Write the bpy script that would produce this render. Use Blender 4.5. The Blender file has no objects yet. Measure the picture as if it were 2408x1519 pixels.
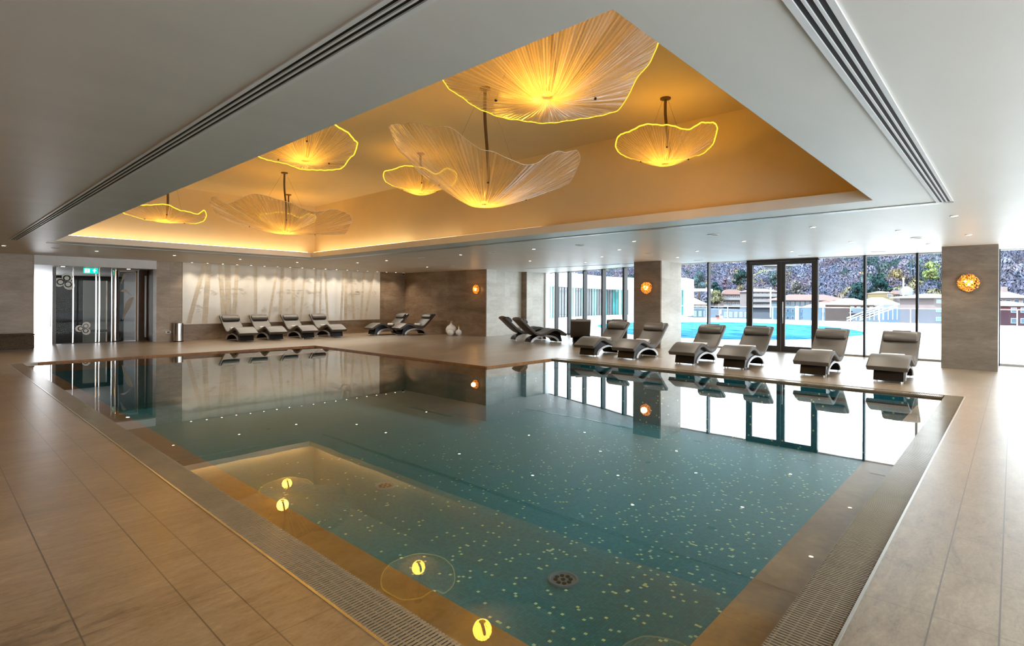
import bpy, bmesh, math, random
from mathutils import Vector, Matrix, Euler
import numpy as np
C = bpy.context.scene.collection
sc = bpy.context.scene
PI = math.pi
random.seed(7)
rad = math.radians

# ------------------------------------------------------------------ camera, world, sun, exposure
cam_d = bpy.data.cameras.new('camera'); cam = bpy.data.objects.new('camera', cam_d); C.objects.link(cam)
cam_d.sensor_fit = 'HORIZONTAL'; cam_d.sensor_width = 36.0
cam_d.lens = 1281.7 / 2408 * 36.0
cam_d.shift_y = (706.26 - 759.5) / 2408
cam_d.clip_start = 0.05; cam_d.clip_end = 2000
YAW = 42.594
cam.matrix_world = Matrix.Translation((0, 0, 1.5)) @ Matrix.Rotation(rad(YAW - 90), 4, 'Z') @ Matrix.Rotation(rad(90), 4, 'X') @ Matrix.Rotation(rad(0.3105), 4, 'Z')
sc.camera = cam
world = bpy.data.worlds.new('world'); sc.world = world; world.use_nodes = True
wn = world.node_tree.nodes; wl = world.node_tree.links
bg = wn['Background']
wg = wn.new('ShaderNodeTexCoord'); wsx = wn.new('ShaderNodeSeparateXYZ'); wr = wn.new('ShaderNodeValToRGB')
wl.new(wg.outputs['Generated'], wsx.inputs[0]); wl.new(wsx.outputs['Z'], wr.inputs[0]); wl.new(wr.outputs[0], bg.inputs['Color'])
wr.color_ramp.elements[0].position = 0.0; wr.color_ramp.elements[0].color = (0.97, 0.99, 1.0, 1)
wr.color_ramp.elements[1].position = 0.7; wr.color_ramp.elements[1].color = (0.72, 0.84, 1.0, 1)
bg.inputs['Strength'].default_value = 3.2
sun_d = bpy.data.lights.new('sun', 'SUN'); sun = bpy.data.objects.new('sun', sun_d); C.objects.link(sun)
sun_d.energy = 4.4; sun_d.angle = rad(3); sun_d.color = (1.0, 0.95, 0.88)
sun.rotation_euler = Vector((0.75, -0.15, -0.62)).to_track_quat('-Z', 'Y').to_euler()
sc.view_settings.view_transform = 'Standard'; sc.view_settings.look = 'None'
sc.view_settings.gamma = 1.0; sc.view_settings.use_curve_mapping = False
sc.view_settings.exposure = 1.22
cy = sc.cycles
cy.use_denoising = True
try: cy.denoiser = 'OPENIMAGEDENOISE'
except Exception: pass
cy.max_bounces = 7; cy.diffuse_bounces = 4; cy.glossy_bounces = 4; cy.transmission_bounces = 4; cy.transparent_max_bounces = 14
cy.caustics_reflective = False; cy.caustics_refractive = False
cy.sample_clamp_indirect = 4.0; cy.blur_glossy = 0.5
cy.use_adaptive_sampling = True; cy.adaptive_threshold = 0.02

H = 2.787          # ceiling height
ZI = 4.42          # inner coffer ceiling
SK = []            # glass of window wall

# ------------------------------------------------------------------ node material helpers
class NT:
    def __init__(s, name):
        s.m = bpy.data.materials.new(name); s.m.use_nodes = True
        s.n = s.m.node_tree.nodes; s.l = s.m.node_tree.links
        s.out = s.n['Material Output']; s.b = s.n['Principled BSDF']
    def new(s, t, **kw):
        nd = s.n.new('ShaderNode' + t)
        for k, v in kw.items(): setattr(nd, k, v)
        return nd
    def link(s, a, b): s.l.new(a, b)
    def val(s, sock, v):
        if hasattr(v, 'is_linked') or isinstance(v, bpy.types.NodeSocket): s.l.new(v, sock)
        else: sock.default_value = v
    def math(s, op, a, b=0.0, c=None, clamp=False):
        nd = s.n.new('ShaderNodeMath'); nd.operation = op; nd.use_clamp = clamp
        s.val(nd.inputs[0], a); s.val(nd.inputs[1], b)
        if c is not None: s.val(nd.inputs[2], c)
        return nd.outputs[0]
    def pos(s):
        g = s.n.new('ShaderNodeNewGeometry'); x = s.n.new('ShaderNodeSeparateXYZ')
        s.l.new(g.outputs['Position'], x.inputs[0])
        return g.outputs['Position'], x.outputs[0], x.outputs[1], x.outputs[2]
    def objpos(s):
        g = s.n.new('ShaderNodeTexCoord'); x = s.n.new('ShaderNodeSeparateXYZ')
        s.l.new(g.outputs['Object'], x.inputs[0])
        return g.outputs['Object'], x.outputs[0], x.outputs[1], x.outputs[2]
    def noise(s, vec, scale, detail=4, rough=0.55, stretch=None, dist=0.0):
        if stretch:
            mp = s.n.new('ShaderNodeMapping'); mp.inputs['Scale'].default_value = stretch
            s.l.new(vec, mp.inputs['Vector']); vec = mp.outputs[0]
        nd = s.n.new('ShaderNodeTexNoise'); s.l.new(vec, nd.inputs['Vector'])
        nd.inputs['Scale'].default_value = scale; nd.inputs['Detail'].default_value = detail
        nd.inputs['Roughness'].default_value = rough; nd.inputs['Distortion'].default_value = dist
        return nd.outputs[0]
    def ramp(s, fac, stops):
        nd = s.n.new('ShaderNodeValToRGB'); s.l.new(fac, nd.inputs[0])
        e = nd.color_ramp.elements
        while len(e) < len(stops): e.new(0.5)
        for i, (p, c) in enumerate(stops):
            e[i].position = p; e[i].color = (c[0], c[1], c[2], 1)
        return nd.outputs[0]
    def mix(s, fac, a, b, blend='MIX'):
        nd = s.n.new('ShaderNodeMix'); nd.data_type = 'RGBA'; nd.blend_type = blend
        s.val(nd.inputs[0], fac)
        for k, v in ((6, a), (7, b)):
            if isinstance(v, tuple): nd.inputs[k].default_value = (v[0], v[1], v[2], 1)
            else: s.l.new(v, nd.inputs[k])
        return nd.outputs[2]
    def bump(s, h, strength=0.2, dist=0.01):
        nd = s.n.new('ShaderNodeBump'); nd.inputs['Strength'].default_value = strength; nd.inputs['Distance'].default_value = dist
        s.l.new(h, nd.inputs['Height']); s.l.new(nd.outputs[0], s.b.inputs['Normal']); return nd.outputs[0]
    def line(s, coord, pitch, origin, width):
        """1 within width/2 of a grid line"""
        t = s.math('DIVIDE', s.math('SUBTRACT', coord, origin), pitch)
        fr = s.math('ABSOLUTE', s.math('SUBTRACT', t, s.math('ROUND', t)))
        return s.math('LESS_THAN', fr, width / pitch / 2)
    def at(s, coord, v, width):
        return s.math('LESS_THAN', s.math('ABSOLUTE', s.math('SUBTRACT', coord, v)), width / 2)

def schlick(t, f0, normal=None, pw=5.0):
    g = t.n.new('ShaderNodeNewGeometry'); vm = t.n.new('ShaderNodeVectorMath'); vm.operation = 'DOT_PRODUCT'
    t.l.new(g.outputs['Incoming'], vm.inputs[0]); t.l.new(normal if normal else g.outputs['Normal'], vm.inputs[1])
    c = t.math('ABSOLUTE', vm.outputs['Value'], clamp=True)
    p = t.math('POWER', t.math('SUBTRACT', 1.0, c, clamp=True), pw)
    return t.math('ADD', f0, t.math('MULTIPLY', p, 1.0 - f0), clamp=True)
def flat(name, col, rough=0.5, metal=0.0, spec=0.5, vary=0.06, scale=8.0, emis=None, estr=0.0, coat=0.0):
    t = NT(name)
    if vary:
        v, *_ = t.objpos(); n = t.noise(v, scale, 3)
        a = tuple(max(0, c * (1 - vary)) for c in col); b = tuple(min(1, c * (1 + vary)) for c in col)
        t.link(t.ramp(n, [(0.3, a), (0.7, b)]), t.b.inputs['Base Color'])
    else: t.b.inputs['Base Color'].default_value = (*col, 1)
    t.b.inputs['Roughness'].default_value = rough; t.b.inputs['Metallic'].default_value = metal
    t.b.inputs['Specular IOR Level'].default_value = spec
    if coat: t.b.inputs['Coat Weight'].default_value = coat; t.b.inputs['Coat Roughness'].default_value = 0.05
    if emis: t.b.inputs['Emission Color'].default_value = (*emis, 1); t.b.inputs['Emission Strength'].default_value = estr
    return t.m

def stone(name, c1, c2, c3, tw, th, ou, oz, axis='Y', rough=0.35, jcol=(0.16, 0.12, 0.09), pos_offset=0.0, jw=0.006):
    t = NT(name); P, x, y, z = t.pos()
    u = {'Y': y, 'X': x}[axis]
    st = (1.0, 1.0, 3.5)
    n1 = t.noise(P, 0.9, 5, 0.6, st, 0.6); n2 = t.noise(P, 7, 6, 0.65, st, 0.4); n3 = t.noise(P, 38, 3, 0.6, st)
    s = t.math('ADD', t.math('MULTIPLY', n1, 0.55), t.math('ADD', t.math('MULTIPLY', n2, 0.3), t.math('MULTIPLY', n3, 0.15)))
    # per tile tone
    cu = t.math('FLOOR', t.math('DIVIDE', t.math('SUBTRACT', u, ou), tw)); cz = t.math('FLOOR', t.math('DIVIDE', t.math('SUBTRACT', z, oz), th))
    cb = t.new('CombineXYZ'); t.link(cu, cb.inputs[0]); t.link(cz, cb.inputs[1])
    wn_ = t.new('TexWhiteNoise'); wn_.noise_dimensions = '3D'; t.link(cb.outputs[0], wn_.inputs['Vector'])
    s = t.math('ADD', s, t.math('MULTIPLY', t.math('SUBTRACT', wn_.outputs['Value'], 0.5), 0.10))
    col = t.ramp(s, [(0.33, c1), (0.5, c2), (0.66, c3)])
    j = t.math('MAXIMUM', t.line(u, tw, ou, jw), t.line(z, th, oz, jw))
    t.link(t.mix(t.math('MULTIPLY', j, 0.7), col, jcol), t.b.inputs['Base Color'])
    t.b.inputs['Roughness'].default_value = rough
    t.bump(t.math('SUBTRACT', n2, j), 0.15, 0.004)
    return t.m

def glass(name, tint=(0.96, 0.985, 0.98), ior=1.45, rough=0.0):
    t = NT(name); t.n.remove(t.b)
    tr = t.new('BsdfTransparent'); tr.inputs[0].default_value = (*tint, 1)
    gl = t.new('BsdfGlossy'); gl.inputs['Roughness'].default_value = rough
    mx = t.new('MixShader'); t.link(schlick(t, ((ior - 1) / (ior + 1)) ** 2), mx.inputs[0]); t.link(tr.outputs[0], mx.inputs[1]); t.link(gl.outputs[0], mx.inputs[2])
    t.link(mx.outputs[0], t.out.inputs[0]); return t.m

def emit(name, col, strength):
    t = NT(name); t.n.remove(t.b); e = t.new('Emission'); e.inputs[0].default_value = (*col, 1); e.inputs[1].default_value = strength
    t.link(e.outputs[0], t.out.inputs[0]); return t.m

# ------------------------------------------------------------------ mesh builder
class MB:
    def __init__(s): s.v = []; s.f = []; s.mi = []; s.uv = None
    def add(s, vs, fs, mi=0):
        o = len(s.v); s.v += [tuple(p) for p in vs]
        for f in fs: s.f.append(tuple(i + o for i in f)); s.mi.append(mi)
        return s
    def box(s, x0, y0, z0, x1, y1, z1, mi=0):
        v = [(x, y, z) for z in (z0, z1) for y in (y0, y1) for x in (x0, x1)]
        return s.add(v, [(0, 2, 3, 1), (4, 5, 7, 6), (0, 1, 5, 4), (2, 6, 7, 3), (0, 4, 6, 2), (1, 3, 7, 5)], mi)
    def obox(s, a, b, z0, z1, t, mi=0, off=0.0):
        """vertical slab from a to b (xy), thickness t centred (+off to the left of a->b)"""
        a = Vector(a); b = Vector(b); d = (b - a).normalized(); n = Vector((-d.y, d.x))
        ps = [a + n * (off - t / 2), b + n * (off - t / 2), b + n * (off + t / 2), a + n * (off + t / 2)]
        return s.prism([(p.x, p.y) for p in ps], z0, z1, mi)
    def prism(s, poly, z0, z1, mi=0):
        n = len(poly); v = [(x, y, z0) for x, y in poly] + [(x, y, z1) for x, y in poly]
        f = [tuple(reversed(range(n))), tuple(range(n, 2 * n))] + [(i, (i + 1) % n, n + (i + 1) % n, n + i) for i in range(n)]
        return s.add(v, f, mi)
    def xz(s, poly, y0, y1, mi=0):
        n = len(poly); v = [(x, y0, z) for x, z in poly] + [(x, y1, z) for x, z in poly]
        f = [tuple(range(n)), tuple(reversed(range(n, 2 * n)))] + [(i, n + i, n + (i + 1) % n, (i + 1) % n) for i in range(n)]
        return s.add(v, f, mi)
    def tube(s, path, r, n=8, mi=0, caps=True, closed=False):
        path = [Vector(p) for p in path]; rs = r if isinstance(r, (list, tuple)) else [r] * len(path)
        rings = []; m = len(path); up = None
        for i, p in enumerate(path):
            if closed: d = path[(i + 1) % m] - path[i - 1]
            else: d = path[min(i + 1, m - 1)] - path[max(i - 1, 0)]
            if d.length < 1e-9: d = Vector((0, 0, 1))
            d.normalize()
            if up is None:
                up = Vector((0, 0, 1)) if abs(d.z) < 0.9 else Vector((1, 0, 0))
            a = d.cross(up)
            if a.length < 1e-6: a = d.cross(Vector((0, 1, 0)))
            a.normalize(); b = a.cross(d).normalized(); up = b
            rings.append([p + (a * math.cos(2 * PI * k / n) + b * math.sin(2 * PI * k / n)) * rs[i] for k in range(n)])
        vs = [q for ring in rings for q in ring]; fs = []
        for i in range(m if closed else m - 1):
            j = (i + 1) % m
            for k in range(n): fs.append((i * n + k, i * n + (k + 1) % n, j * n + (k + 1) % n, j * n + k))
        if caps and not closed: fs += [tuple(range(n)), tuple(reversed(range((m - 1) * n, m * n)))]
        return s.add(vs, fs, mi)
    def lathe(s, prof, cx=0, cy_=0, cz=0, n=24, mi=0, axis='Z'):
        vs = []; fs = []
        for r, z in prof:
            for k in range(n):
                a = 2 * PI * k / n; p = (r * math.cos(a), r * math.sin(a), z)
                if axis == 'X': p = (p[2], p[0], p[1])
                if axis == 'Y': p = (p[0], p[2], p[1])
                vs.append((cx + p[0], cy_ + p[1], cz + p[2]))
        m = len(prof)
        for i in range(m - 1):
            for k in range(n): fs.append((i * n + k, i * n + (k + 1) % n, (i + 1) * n + (k + 1) % n, (i + 1) * n + k))
        if prof[0][0] > 1e-5: fs.append(tuple(reversed(range(n))))
        if prof[-1][0] > 1e-5: fs.append(tuple(range((m - 1) * n, m * n)))
        return s.add(vs, fs, mi)
    def blob(s, c, r, seg=10, rings=7, mi=0, jit=0.0, rnd=random):
        rx, ry, rz = r if isinstance(r, (tuple, list)) else (r, r, r)
        vs = []; fs = []
        for i in range(rings + 1):
            t = PI * i / rings
            for k in range(seg):
                a = 2 * PI * k / seg; q = 1 + rnd.uniform(-jit, jit)
                vs.append((c[0] + rx * q * math.sin(t) * math.cos(a), c[1] + ry * q * math.sin(t) * math.sin(a), c[2] + rz * q * math.cos(t)))
        for i in range(rings):
            for k in range(seg): fs.append((i * seg + k, (i + 1) * seg + k, (i + 1) * seg + (k + 1) % seg, i * seg + (k + 1) % seg))
        return s.add(vs, fs, mi)
    def build(s, name, mats, parent=None, smooth=False, bevel=0.0, bseg=2, world=False, loc=None):
        off = Vector((0, 0, 0))
        if world and parent is not None: off = parent.location
        me = bpy.data.meshes.new(name)
        me.from_pydata([(p[0] - off.x, p[1] - off.y, p[2] - off.z) for p in s.v], [], s.f)
        if not isinstance(mats, (list, tuple)): mats = [mats]
        for m in mats: me.materials.append(m)
        if len(mats) > 1: me.polygons.foreach_set('material_index', s.mi)
        bm = bmesh.new(); bm.from_mesh(me); bmesh.ops.remove_doubles(bm, verts=bm.verts, dist=1e-6) if s.uv is None else None
        bmesh.ops.recalc_face_normals(bm, faces=bm.faces); bm.to_mesh(me); bm.free()
        if smooth: me.polygons.foreach_set('use_smooth', [True] * len(me.polygons))
        o = bpy.data.objects.new(name, me); C.objects.link(o)
        if parent is not None: o.parent = parent
        if loc: o.location = loc
        if bevel:
            md = o.modifiers.new('bevel', 'BEVEL'); md.width = bevel; md.segments = bseg; md.limit_method = 'ANGLE'; md.angle_limit = rad(35)
        if smooth == 'auto':
            try:
                me.set_sharp_from_angle(angle=rad(40))
            except Exception: pass
        return o

def holed(outer, holes, z0, z1):
    """slab with polygonal holes: triangulated top and bottom plus side walls"""
    mb = MB()
    for z, flip in ((z0, True), (z1, False)):
        bm = bmesh.new(); edges = []
        for loop in [outer] + holes:
            vs = [bm.verts.new((x, y, z)) for x, y in loop]
            edges += [bm.edges.new((vs[i], vs[(i + 1) % len(vs)])) for i in range(len(vs))]
        bmesh.ops.triangle_fill(bm, use_beauty=True, use_dissolve=False, edges=edges)
        bm.verts.index_update(); bm.verts.ensure_lookup_table()
        mb.add([v.co[:] for v in bm.verts], [tuple(v.index for v in f.verts) for f in bm.faces]); bm.free()
    for loop in [outer] + holes:
        n = len(loop)
        mb.add([(x, y, z0) for x, y in loop] + [(x, y, z1) for x, y in loop], [(i, (i + 1) % n, n + (i + 1) % n, n + i) for i in range(n)])
    return mb

def tag(o, label=None, cat=None, group=None, kind=None):
    if label: o['label'] = label
    if cat: o['category'] = cat
    if group: o['group'] = group
    if kind: o['kind'] = kind
    return o
def thing(name, loc, label, cat, group=None, rz=0.0):
    o = bpy.data.objects.new(name, None); C.objects.link(o); o.empty_display_size = 0.2
    o.location = loc; o.rotation_euler = (0, 0, rz); return tag(o, label, cat, group)
def struct(mb, name, mats, label=None, **kw):
    o = mb.build(name, mats, **kw); return tag(o, label, kind='structure')
def children(o): return [c for c in bpy.data.objects if c.parent == o]
def copy_tree(o, loc, rz, label, group=None):
    kids = children(o)
    r = o.copy(); C.objects.link(r); r.location = loc; r.rotation_euler = (0, 0, rz); r['label'] = label
    if group: r['group'] = group
    def rec(src, dst):
        for ch in children(src):
            c = ch.copy(); C.objects.link(c); c.parent = dst; rec(ch, c)
    for ch in kids:
        c = ch.copy(); C.objects.link(c); c.parent = r; rec(ch, c)
    return r
def catmull(pts, per=6):
    out = []; P = [Vector(p) for p in pts]; n = len(P)
    for i in range(n - 1):
        a = P[max(i - 1, 0)]; b = P[i]; c = P[i + 1]; d = P[min(i + 2, n - 1)]
        for k in range(per):
            t = k / per
            out.append(0.5 * ((2 * b) + (c - a) * t + (2 * a - 5 * b + 4 * c - d) * t * t + (3 * b - a - 3 * c + d) * t ** 3))
    out.append(P[-1]); return out
# ray of a photo pixel, used to find the distance-true place of things far outside
F_ = Vector((math.cos(rad(YAW)), math.sin(rad(YAW)))); R_ = Vector((math.sin(rad(YAW)), -math.cos(rad(YAW))))
def at(px, py, fw):
    x = (px - 1204) / 1281.7; y = -(py - 706.26) / 1281.7; c, s = math.cos(rad(.3105)), math.sin(rad(.3105))
    x, y = c * x - s * y, s * x + c * y
    d = F_ * fw + R_ * (x * fw); return Vector((d.x, d.y, 1.5 + y * fw))
def ordn(i): return ['first', 'second', 'third', 'fourth', 'fifth', 'sixth', 'seventh', 'eighth', 'ninth', 'tenth', 'eleventh', 'twelfth', 'thirteenth', 'fourteenth', 'fifteenth', 'sixteenth', 'seventeenth', 'eighteenth'][i]

# ------------------------------------------------------------------ materials
def mk_floor():
    t = NT('floor_stone_tile'); P, x, y, z = t.pos()
    st = (0.45, 1.6, 1.0)
    n1 = t.noise(P, 1.1, 5, 0.6, st, 0.5); n2 = t.noise(P, 9, 7, 0.7, st, 0.6); n3 = t.noise(P, 42, 6, 0.8, (0.6, 1.3, 1), 0.3)
    s = t.math('ADD', t.math('MULTIPLY', n1, 0.30), t.math('ADD', t.math('MULTIPLY', n2, 0.40), t.math('MULTIPLY', n3, 0.30)))
    s = t.math('ADD', 0.5, t.math('MULTIPLY', t.math('SUBTRACT', s, 0.5), 1.9))
    isL = t.math('LESS_THAN', x, 1.372); isR = t.math('MULTIPLY', t.math('LESS_THAN', y, 0.56), t.math('SUBTRACT', 1.0, isL))
    far = t.math('SUBTRACT', 1.0, t.math('MAXIMUM', isL, isR))
    w = 0.007
    tw = t.math('FLOOR', t.math('DIVIDE', t.math('SUBTRACT', y, 0.607), 0.607)); tx = t.math('FLOOR', t.math('DIVIDE', t.math('SUBTRACT', x, 0.08), 0.41))
    cb = t.new('CombineXYZ'); t.link(tw, cb.inputs[0]); t.link(tx, cb.inputs[1])
    wn_ = t.new('TexWhiteNoise'); wn_.noise_dimensions = '3D'; t.link(cb.outputs[0], wn_.inputs['Vector'])
    s = t.math('ADD', s, t.math('MULTIPLY', t.math('SUBTRACT', wn_.outputs['Value'], 0.5), 0.05))
    lx = t.math('MULTIPLY', t.line(x, 0.4095, 0.49, w), t.math('LESS_THAN', x, 1.0))
    L = t.math('MAXIMUM', t.math('MAXIMUM', lx, t.at(x, 1.10, w)), t.math('MULTIPLY', t.line(y, 0.607, 4.855, w), 0.6))
    ry = t.math('MULTIPLY', t.line(y, 0.4095, 0.04, w), t.math('LESS_THAN', y, 0.1))
    Rr = t.math('MAXIMUM', t.math('MAXIMUM', ry, t.at(y, 0.28, w)), t.math('MULTIPLY', t.line(x, 0.607, 4.5, w), 0.5))
    Fr = t.math('MULTIPLY', t.math('MAXIMUM', t.line(y, 0.607, 0.28, w), t.line(x, 1.214, 11.6, w)), 0.35)
    j = t.math('ADD', t.math('MULTIPLY', L, isL), t.math('ADD', t.math('MULTIPLY', Rr, isR), t.math('MULTIPLY', Fr, far)))
    col = t.ramp(s, [(0.25, (0.095, 0.06, 0.034)), (0.42, (0.225, 0.156, 0.092)), (0.56, (0.29, 0.211, 0.131)), (0.74, (0.40, 0.31, 0.21))])
    t.link(t.mix(t.math('MULTIPLY', j, 0.85), col, (0.06, 0.045, 0.035)), t.b.inputs['Base Color'])
    rr = t.math('ADD', t.math('MULTIPLY', n2, 0.22), 0.25); t.link(rr, t.b.inputs['Roughness'])
    t.b.inputs['Specular IOR Level'].default_value = 0.6; t.b.inputs['Coat Weight'].default_value = 0.8; t.b.inputs['Coat Roughness'].default_value = 0.3
    t.bump(t.math('SUBTRACT', t.math('ADD', n2, t.math('MULTIPLY', n3, 0.8)), t.math('MULTIPLY', j, 2.0)), 0.22, 0.006)
    return t.m
M = {}
M['floor'] = mk_floor()
def mk_ceiling():
    t = NT('ceiling_paint'); P, *_ = t.pos()
    n = t.noise(P, 1.2, 4, 0.5, (0.5, 2.0, 1)); n2 = t.noise(P, 30, 2)
    t.link(t.ramp(n, [(0.3, (0.74, 0.71, 0.655)), (0.7, (0.79, 0.76, 0.70))]), t.b.inputs['Base Color'])
    t.b.inputs['Roughness'].default_value = 0.42; t.b.inputs['Specular IOR Level'].default_value = 0.35; t.bump(n2, 0.04, 0.002); return t.m
M['ceil'] = mk_ceiling()
M['coffer'] = flat('coffer_amber_tint', (0.76, 0.61, 0.37), 0.6, vary=0.02, scale=2)  # recess paint, tinted so its colour carries part of the amber lamplight
M['white'] = flat('white_paint', (0.80, 0.80, 0.80), 0.5, vary=0.03)
M['stoneY'] = stone('brown_stone_y', (0.155, 0.098, 0.056), (0.265, 0.18, 0.112), (0.38, 0.275, 0.185), 1.185, 0.553, 16.1, 0.0, 'Y')
M['stoneX'] = stone('brown_stone_x', (0.155, 0.098, 0.056), (0.265, 0.18, 0.112), (0.38, 0.275, 0.185), 1.185, 0.553, 15.9, 0.0, 'X')
M['pierX'] = stone('light_brown_stone', (0.235, 0.165, 0.105), (0.355, 0.262, 0.175), (0.47, 0.37, 0.265), 1.2, 0.553, 1.1, 0.0, 'X')
M['paleX'] = stone('pale_travertine', (0.42, 0.37, 0.30), (0.54, 0.49, 0.415), (0.64, 0.60, 0.52), 0.6, 0.553, 15.9, 0.0, 'X', rough=0.3, jcol=(0.35, 0.32, 0.28))
M['paleY'] = stone('pale_travertine_y', (0.42, 0.37, 0.30), (0.54, 0.49, 0.415), (0.64, 0.60, 0.52), 0.6, 0.553, 15.9, 0.0, 'Y', rough=0.3, jcol=(0.35, 0.32, 0.28))
M['pillar'] = stone('grey_brown_stone', (0.115, 0.092, 0.07), (0.17, 0.138, 0.108), (0.24, 0.20, 0.162), 4.0, 0.553, -1.0, 0.02, 'Y')
M['alu'] = flat('aluminium', (0.72, 0.71, 0.68), 0.28, 1.0, vary=0.03)
M['steel'] = flat('brushed_steel', (0.62, 0.62, 0.61), 0.22, 1.0, vary=0.08, scale=20)
M['chrome'] = flat('chrome', (0.85, 0.85, 0.87), 0.06, 1.0, vary=0.0)
M['black'] = flat('black_lacquer', (0.012, 0.011, 0.011), 0.25, spec=0.3, vary=0.1)
M['dark'] = flat('dark_slot', (0.012, 0.011, 0.01), 0.6, vary=0.0)
M['frame'] = flat('dark_bronze_frame', (0.055, 0.050, 0.047), 0.35, 0.3, vary=0.06)
M['mull'] = flat('black_mullion', (0.02, 0.022, 0.024), 0.35, vary=0.05)
M['glass'] = glass('window_glass')
M['glasst'] = glass('teal_glass', (0.75, 0.93, 0.92))
M['glassd'] = glass('smoked_glass', (0.55, 0.56, 0.56), 1.2); M['glassn'] = glass('antireflective_glass', (0.95, 0.96, 0.96), 1.16)

def mk_water():
    t = NT('pool_water'); t.n.remove(t.b); P, x, y, z = t.pos()
    tr = t.new('BsdfTransparent'); tr.inputs[0].default_value = (0.82, 0.95, 0.97, 1)
    gl = t.new('BsdfGlossy'); gl.inputs['Roughness'].default_value = 0.0; gl.inputs[0].default_value = (1, 1, 1, 1)
    n = t.noise(P, 1.3, 2, 0.4); bp = t.new('Bump'); bp.inputs['Strength'].default_value = 0.012; bp.inputs['Distance'].default_value = 0.05
    t.link(n, bp.inputs['Height']); t.link(bp.outputs[0], gl.inputs['Normal'])
    mx = t.new('MixShader'); t.link(schlick(t, 0.018, None, 4.2), mx.inputs[0]); t.link(tr.outputs[0], mx.inputs[1]); t.link(gl.outputs[0], mx.inputs[2])
    t.link(mx.outputs[0], t.out.inputs[0]); return t.m
M['water'] = mk_water()
def mk_mosaic():
    t = NT('pool_mosaic'); P, x, y, z = t.pos()
    s = 0.031
    q = lambda a: t.math('FLOOR', t.math('DIVIDE', a, s))
    cb = t.new('CombineXYZ'); t.link(q(x), cb.inputs[0]); t.link(q(y), cb.inputs[1]); t.link(q(z), cb.inputs[2])
    w = t.new('TexWhiteNoise'); w.noise_dimensions = '3D'; t.link(cb.outputs[0], w.inputs['Vector'])
    base = t.ramp(w.outputs['Value'], [(0.0, (0.009, 0.185, 0.25)), (1.0, (0.018, 0.26, 0.33))])
    dens = t.new('MapRange'); t.link(y, dens.inputs[0]); dens.inputs[1].default_value = 9.5; dens.inputs[2].default_value = 2.5; dens.inputs[3].default_value = 0.0; dens.inputs[4].default_value = 0.036
    dx = t.new('MapRange'); t.link(x, dx.inputs[0]); dx.inputs[1].default_value = 1.0; dx.inputs[2].default_value = 5.0; dx.inputs[3].default_value = 0.35; dx.inputs[4].default_value = 1.0
    cb2 = t.new('CombineXYZ'); t.link(q(x), cb2.inputs[1]); t.link(q(y), cb2.inputs[0]); t.link(q(z), cb2.inputs[2])
    w2 = t.new('TexWhiteNoise'); w2.noise_dimensions = '3D'; t.link(cb2.outputs[0], w2.inputs['Vector'])
    sp = t.math('LESS_THAN', w2.outputs['Value'], t.math('MULTIPLY', dens.outputs[0], dx.outputs[0]))
    spc = t.ramp(w.outputs['Value'], [(0.0, (0.50, 0.80, 0.62)), (1.0, (0.88, 0.98, 0.50))])
    col = t.mix(sp, base, spc)
    j = t.math('MAXIMUM', t.line(x, s, 0, 0.004), t.line(y, s, 0, 0.004))
    t.link(t.mix(t.math('MULTIPLY', j, 0.45), col, (0.015, 0.06, 0.075)), t.b.inputs['Base Color'])
    t.b.inputs['Roughness'].default_value = 0.5; return t.m
M['mosaic'] = mk_mosaic()
def mk_coping():
    t = NT('wet_coping_stone'); P, x, y, z = t.pos()
    n1 = t.noise(P, 1.6, 6, 0.65, None, 0.8); n2 = t.noise(P, 14, 5, 0.7)
    s = t.math('ADD', t.math('MULTIPLY', n1, 0.65), t.math('MULTIPLY', n2, 0.35))
    j = t.math('MAXIMUM', t.math('MULTIPLY', t.line(y, 1.21, 0.3, 0.005), t.math('LESS_THAN', x, 1.9)), t.math('MULTIPLY', t.line(x, 1.21, 0.3, 0.005), t.math('GREATER_THAN', x, 1.9)))
    col = t.ramp(s, [(0.30, (0.17, 0.066, 0.018)), (0.5, (0.33, 0.142, 0.042)), (0.70, (0.46, 0.23, 0.085))])
    t.link(t.mix(t.math('MULTIPLY', j, 0.4), col, (0.1, 0.07, 0.04)), t.b.inputs['Base Color'])
    t.b.inputs['Roughness'].default_value = 0.5; return t.m
M['coping'] = mk_coping()
M['grate'] = flat('overflow_grate_plastic', (0.27, 0.215, 0.145), 0.2, spec=0.8, vary=0.08, scale=3)
M['cush'] = flat('taupe_leather', (0.066, 0.054, 0.043), 0.45, vary=0.05, scale=5)
M['trimm'] = flat('silver_trim', (0.50, 0.50, 0.51), 0.3, 0.6, vary=0.03)
M['towel'] = flat('white_towel', (0.72, 0.70, 0.68), 0.95, vary=0.05, scale=60)
M['mark'] = flat('towel_embroidery', (0.10, 0.09, 0.08), 0.8, vary=0)

# ------------------------------------------------------------------ room shell
PX0, PX1, PXN = 1.617, 11.08, 8.71
PY0, PY1, PYN = 0.81, 16.71, 8.79
WP = [(17.55, -2.8), (17.6, 3.0), (17.62, 7.0), (17.72, 8.5), (18.15, 10.5), (18.95, 12.8), (19.9, 15.9)]   # window wall line
def w_at(px):
    d = at(px, 706, 1.0); d = Vector((d.x, d.y))
    for (a, b) in zip(WP, WP[1:]):
        a = Vector(a); e = Vector(b) - a
        den = d.x * e.y - d.y * e.x
        if abs(den) < 1e-9: continue
        u = (d.x * a.y - d.y * a.x) / -den
        if -1e-6 <= u <= 1 + 1e-6:
            p = a + e * u
            if p.dot(d) > 0: return p
    return Vector(WP[-1])
hole = [(1.37, 0.558), (11.29, 0.558), (11.29, PYN), (PXN, PYN), (PXN, PY1), (1.37, PY1)]
room = [(-4.5, -2.8)] + [(p[0] + 0.12, p[1]) for p in WP] + [(20.0, 16.5), (16.9, 16.5), (16.9, 22.0), (-4.5, 22.0)]
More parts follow.
